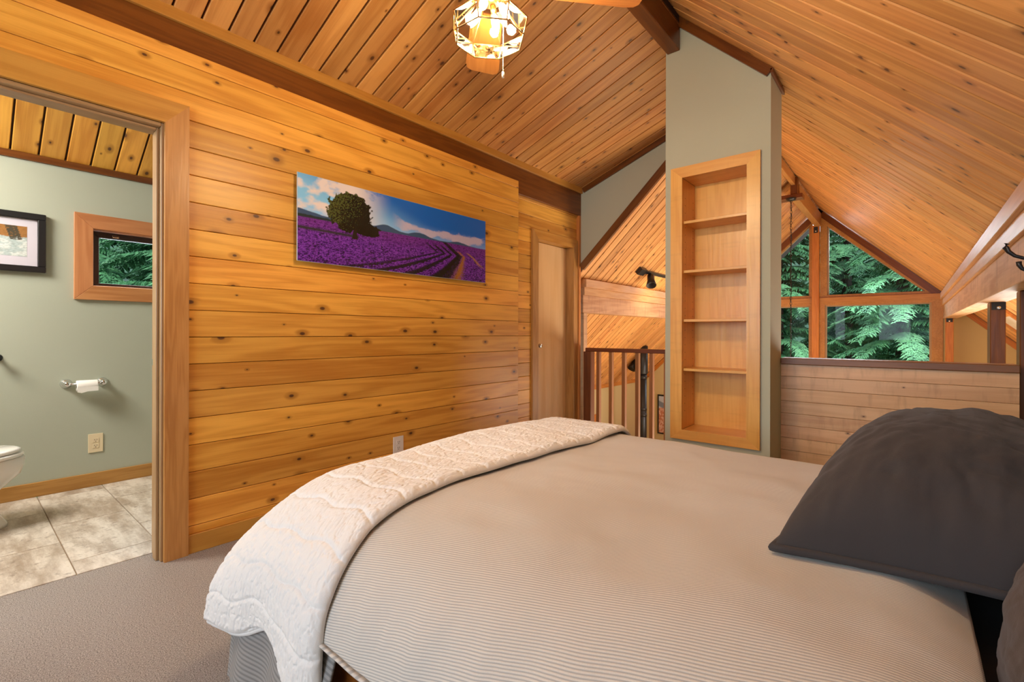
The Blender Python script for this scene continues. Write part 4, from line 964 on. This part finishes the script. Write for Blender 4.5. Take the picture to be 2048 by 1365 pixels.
loop_ = np.abs(np.sin(PI*(vm+.018*np.sin(SS*58))/.075)); stitch = np.clip(1-loop_*5, 0, 1)*sm(fbm(vm, SS, 5, 171, 2), .42, .55)
fine = fbm(vm, SS*.7, 110, 161, 2)
h = .0065*chn-.0032*puck-.0010*stitch+.0028*(fine-.5)
edge = np.clip(np.minimum(VV, 1-VV)/.045, 0, 1); edge = np.minimum(edge, np.clip(SS/.028, 0, 1)); edge = np.sqrt(np.clip(1-(1-edge)**2, 0, 1))
h = h*edge-.020*(1-edge)+.004
PX = PX+NX*h; PZ = PZ+NZ*h
Pq = np.stack([PX, YY, PZ], -1)
quilt = grid_obj('quilt', Pq, np.stack([SS, VV], -1), M['quilt'], .012)
tag(quilt, 'white quilted throw folded across the foot of the bed, hanging to the near side', 'quilt')
bmr = bmesh.new()
hem = [Vector(Pq[i, 1])+Vector((.004, 0, .001)) for i in range(0, ny, 6)]; tube_bm(bmr, hem, .009, 8)
keep(from_bm('bound_hem', bmr, M['quilt'], None, True), quilt)

# grey skirt / sheet bunched under the duvet at the near foot corner
sk2 = empty('bed_skirt', (.6, 1.2, .02))
for ya_, yb_ in ((1.03, 1.64), (.30, .88)):
    nx, ny = 60, 90
    U, V_ = np.meshgrid(np.linspace(0, 1, nx), np.linspace(0, 1, ny))
    Ys = ya_+V_*(yb_-ya_); Zs = .37-.36*U; Xs = .600-.016*np.sin(Ys*26)*U-.05*U-.05*U*np.exp(-((Ys-1.12)/.16)**2)
    keep(grid_obj('skirt_panel', np.stack([Xs, Ys, Zs], -1), np.stack([Zs, Ys], -1), M['skirt'], .006), sk2)
tag(sk2, 'grey striped bed skirt hanging below the duvet and quilt on the near side', 'bed skirt')

# pillow ----------------------------------------------------------------------
def pillow(name, c, ex, ey, ez, label, n=90, puff=.5, mat='pillow'):
    """c centre, ex/ey half-axis vectors of the sheet, ez thickness vector (half)"""
    c, ex, ey, ez = map(lambda v: np.array(v, float), (c, ex, ey, ez))
    u, v = np.meshgrid(np.linspace(-1, 1, n), np.linspace(-1, 1, n)); e = empty(name, tuple(c))
    for sgn_ in (1, -1):
        # pinched outline
        k = 1-.06*(np.cos(u*PI/2)**1)*0
        uu = u*(1-.05*(1-v**2)); vv = v*(1-.05*(1-u**2))
        th = (1-np.abs(u)**2.6)**puff*(1-np.abs(v)**2.6)**puff
        wrk = (fbm(u*.18+.5+.25*v*.2, v*.5+.6, 9, 201+sgn_, 3)-.5)*.045+(fbm(u*.35+1+.5*v, v*.9+1-.5*u, 10, 211+sgn_, 3)-.5)*.07*(1-th)*1.6
        rg = fbm(u*.95+1.3+.2*v, v*.28+.7+.25*u, 7, 221+sgn_, 2); wrk = wrk-.055*np.clip(1-np.abs(rg-.5)*13, 0, 1)*np.clip(1.15-th, 0, 1)
        rg = fbm(u*.9+.3-.35*v, v*.35+.2, 8, 231+sgn_, 2); wrk = wrk-.035*np.clip(1-np.abs(rg-.5)*13, 0, 1)*np.clip(1.1-th, 0, 1)
        wrk = wrk*np.clip(th*3, 0, 1)
        P = c+uu[..., None]*ex+vv[..., None]*ey+((1.0 if sgn_ > 0 else -.12)*(th*(1+wrk*1.6)))[..., None]*ez
        if sgn_ < 0: P = P[:, ::-1]
        o = grid_obj('pillowcase_face', P, np.stack([u, v], -1), M[mat]); keep(o, e)
    loop = [c+a*.97*ex+b*.97*ey for a, b in []]
    E_ = []
    for t in np.linspace(-1, 1, 24)[:-1]: E_.append((t, -1))
    for t in np.linspace(-1, 1, 24)[:-1]: E_.append((1, t))
    for t in np.linspace(1, -1, 24)[:-1]: E_.append((t, 1))
    for t in np.linspace(1, -1, 24)[:-1]: E_.append((-1, t))
    pts_ = [c+a*(1-.05*(1-b*b))*ex+b*(1-.05*(1-a*a))*ey for a, b in E_]
    keep(tube('piping', [tuple(p) for p in pts_], .009, M[mat], None, 8, True), e)
    return tag(e, label, 'pillow')
# front charcoal pillow leaning back towards the headboard
pillow('pillow', (1.630, -.085, .630), (.472, -.035, .0), (.025, -.275, .0), (0, .0, .262), 'charcoal cotton pillow propped on the duvet at the right edge')
pillow('pillow', (1.03, -.26, .60), (.24, 0, .0), (0, -.03, .19), (0, .15, .03), 'dark brown pillow low at the bottom right corner behind the duvet edge', mat='pillow_brown')

# ================================================================== OUTSIDE
struct(prism('ground_outside', [(9.9, -40), (60, -40), (60, 40), (9.9, 40)], 'z', -4.6, -4.4, M['ext']))
struct(prism('ground_side', [(-30, 4.8), (9.9, 4.8), (9.9, 40), (-30, 40)], 'z', -4.6, -4.4, M['ext']))
def leaf_mat(name, a, b):
    m = bpy.data.materials.new(name); t = NT(m)
    oi = t.n('ShaderNodeTexCoord').outputs['Object']; n_ = t.noise(oi, 1.6, 3, .7); n2 = t.noise(oi, 14, 1)
    f = t.math('ADD', t.math('MULTIPLY', n_, .6), t.math('MULTIPLY', n2, .5))
    t.l(t.mix(t.ramp(f, .35, .75), C4(a), C4(b)), t.b.inputs['Base Color']); t.b.inputs['Roughness'].default_value = .6
    t.b.inputs['Transmission Weight'].default_value = 0
    return m
M['needle'] = leaf_mat('spruce_needles', (.026, .11, .052), (.13, .38, .15))
M['leafg'] = leaf_mat('maple_leaves', (.05, .16, .02), (.25, .48, .08))
M['bark'] = plain('bark', (.05, .04, .032), .95, var=.4, vscale=12)
def conifer_mesh(seed, h=11.0, rad=2.6, nb=190, zmin=2.0):
    r = np.random.default_rng(seed); V = []; F = []
    for b in range(nb):
        z = zmin+(h-zmin)*(b/nb)**.85; L = rad*(1-(z/h)**1.3)*(.75+.4*r.random())+.15; a = r.random()*2*PI
        dx, dy = math.cos(a), math.sin(a); nt = max(6, int(L*24))
        for k in range(nt):
            t = (k+.3)/nt; px = dx*L*t; py = dy*L*t; pz = z+.25*L*t*(1-t)*1.2-.30*L*t**2
            for s in (-1, 1):
                tl_ = (.30*(1-.6*t)+.07)*(.7+.6*r.random()); q = a+s*(.75+.35*r.random())
                ex, ey = math.cos(q), math.sin(q); w = .028+.014*r.random(); nl_ = 5
                for j in range(nl_):
                    f0 = j/nl_; f1 = (j+1.3)/nl_; cx_ = px+ex*tl_*f0; cy_ = py+ey*tl_*f0; cz_ = pz-.16*tl_*f0**2*2-.02*r.random()
                    tx, ty, tz = px+ex*tl_*f1, py+ey*tl_*f1, pz-.16*tl_*f1**2*2-.05*r.random()
                    ox, oy = -ey*w*(1-.5*f0), ex*w*(1-.5*f0); i = len(V)
                    V += [(cx_-ox, cy_-oy, cz_-.02), (tx, ty, tz), (cx_+ox, cy_+oy, cz_-.02), (cx_, cy_, cz_+.01)]; F += [(i, i+1, i+3), (i+3, i+1, i+2)]
    me = bpy.data.meshes.new('foliage'); me.from_pydata(V, [], F); me.materials.append(M['needle']); return me
cm = [conifer_mesh(1), conifer_mesh(2, 12, 3.0, 210)]
tkb = bmesh.new(); bmesh.ops.create_cone(tkb, cap_ends=True, segments=10, radius1=.22, radius2=.03, depth=11.5, matrix=T4(0, 0, 5.75)); tkm = bpy.data.meshes.new('trunk'); tkb.to_mesh(tkm); tkb.free(); tkm.materials.append(M['bark'])
def tree(x, y, sc, rz, mi, label, z=-4.4):
    e = empty('conifer', (x, y, z), rz); e.scale = (sc, sc, sc)
    f = bpy.data.objects.new('foliage', cm[mi]); link(f, e); f['kind'] = 'stuff'; k = bpy.data.objects.new('trunk', tkm); link(k, e)
    return tag(e, label, 'tree', 'conifers outside the windows')
def hillside(nm, cx_, cy_, a0, a1, r0, r1, hgt):
    na, nr_ = 120, 24; A_, R_ = np.meshgrid(np.linspace(a0, a1, na), np.linspace(0, 1, nr_))
    rr_ = r0+(r1-r0)*R_; zz_ = -4.5+hgt*R_**1.1+(fbm(A_*3, R_*2, 9, 301, 3)-.5)*2.2*R_
    return struct(grid_obj(nm, np.stack([cx_+rr_*np.cos(A_), cy_+rr_*np.sin(A_), zz_], -1), np.stack([A_, R_], -1), M['forest']))
M['forest'] = leaf_mat('distant_forest', (.010, .035, .020), (.05, .15, .07))
hillside('ground_hillside', 5, 1, -1.2, 2.6, 22, 60, 17)
for i, (x, y, sc, rz, mi, lb) in enumerate([
    (14.6, .15, 1.0, .3, 0, 'nearest dark green spruce filling the right gable window'),
    (15.4, 2.9, .95, 1.9, 1, 'spruce with visible trunk behind the left gable window'),
    (17.8, 1.5, 1.1, 3.1, 0, 'spruce behind the middle post of the gable windows'),
    (19.5, -2.0, 1.15, 4.0, 1, 'farther spruce at the right side of the lower right gable window'),
    (21.5, .2, 1.2, 5.0, 0, 'farthest spruce behind the gap between the nearer spruces'),
    (20.0, 4.6, 1.1, .8, 1, 'spruce far left behind the left gable window'),
    (2.6, 10.2, 1.0, 2.2, 0, 'left spruce seen through the small bathroom window'),
    (4.4, 12.2, 1.1, 4.4, 1, 'right spruce seen through the small bathroom window'),
    (1.4, 13.0, 1.2, 1.4, 1, 'distant spruce behind the others in the bathroom window')]):
    tree(x, y, sc, rz, mi, lb)
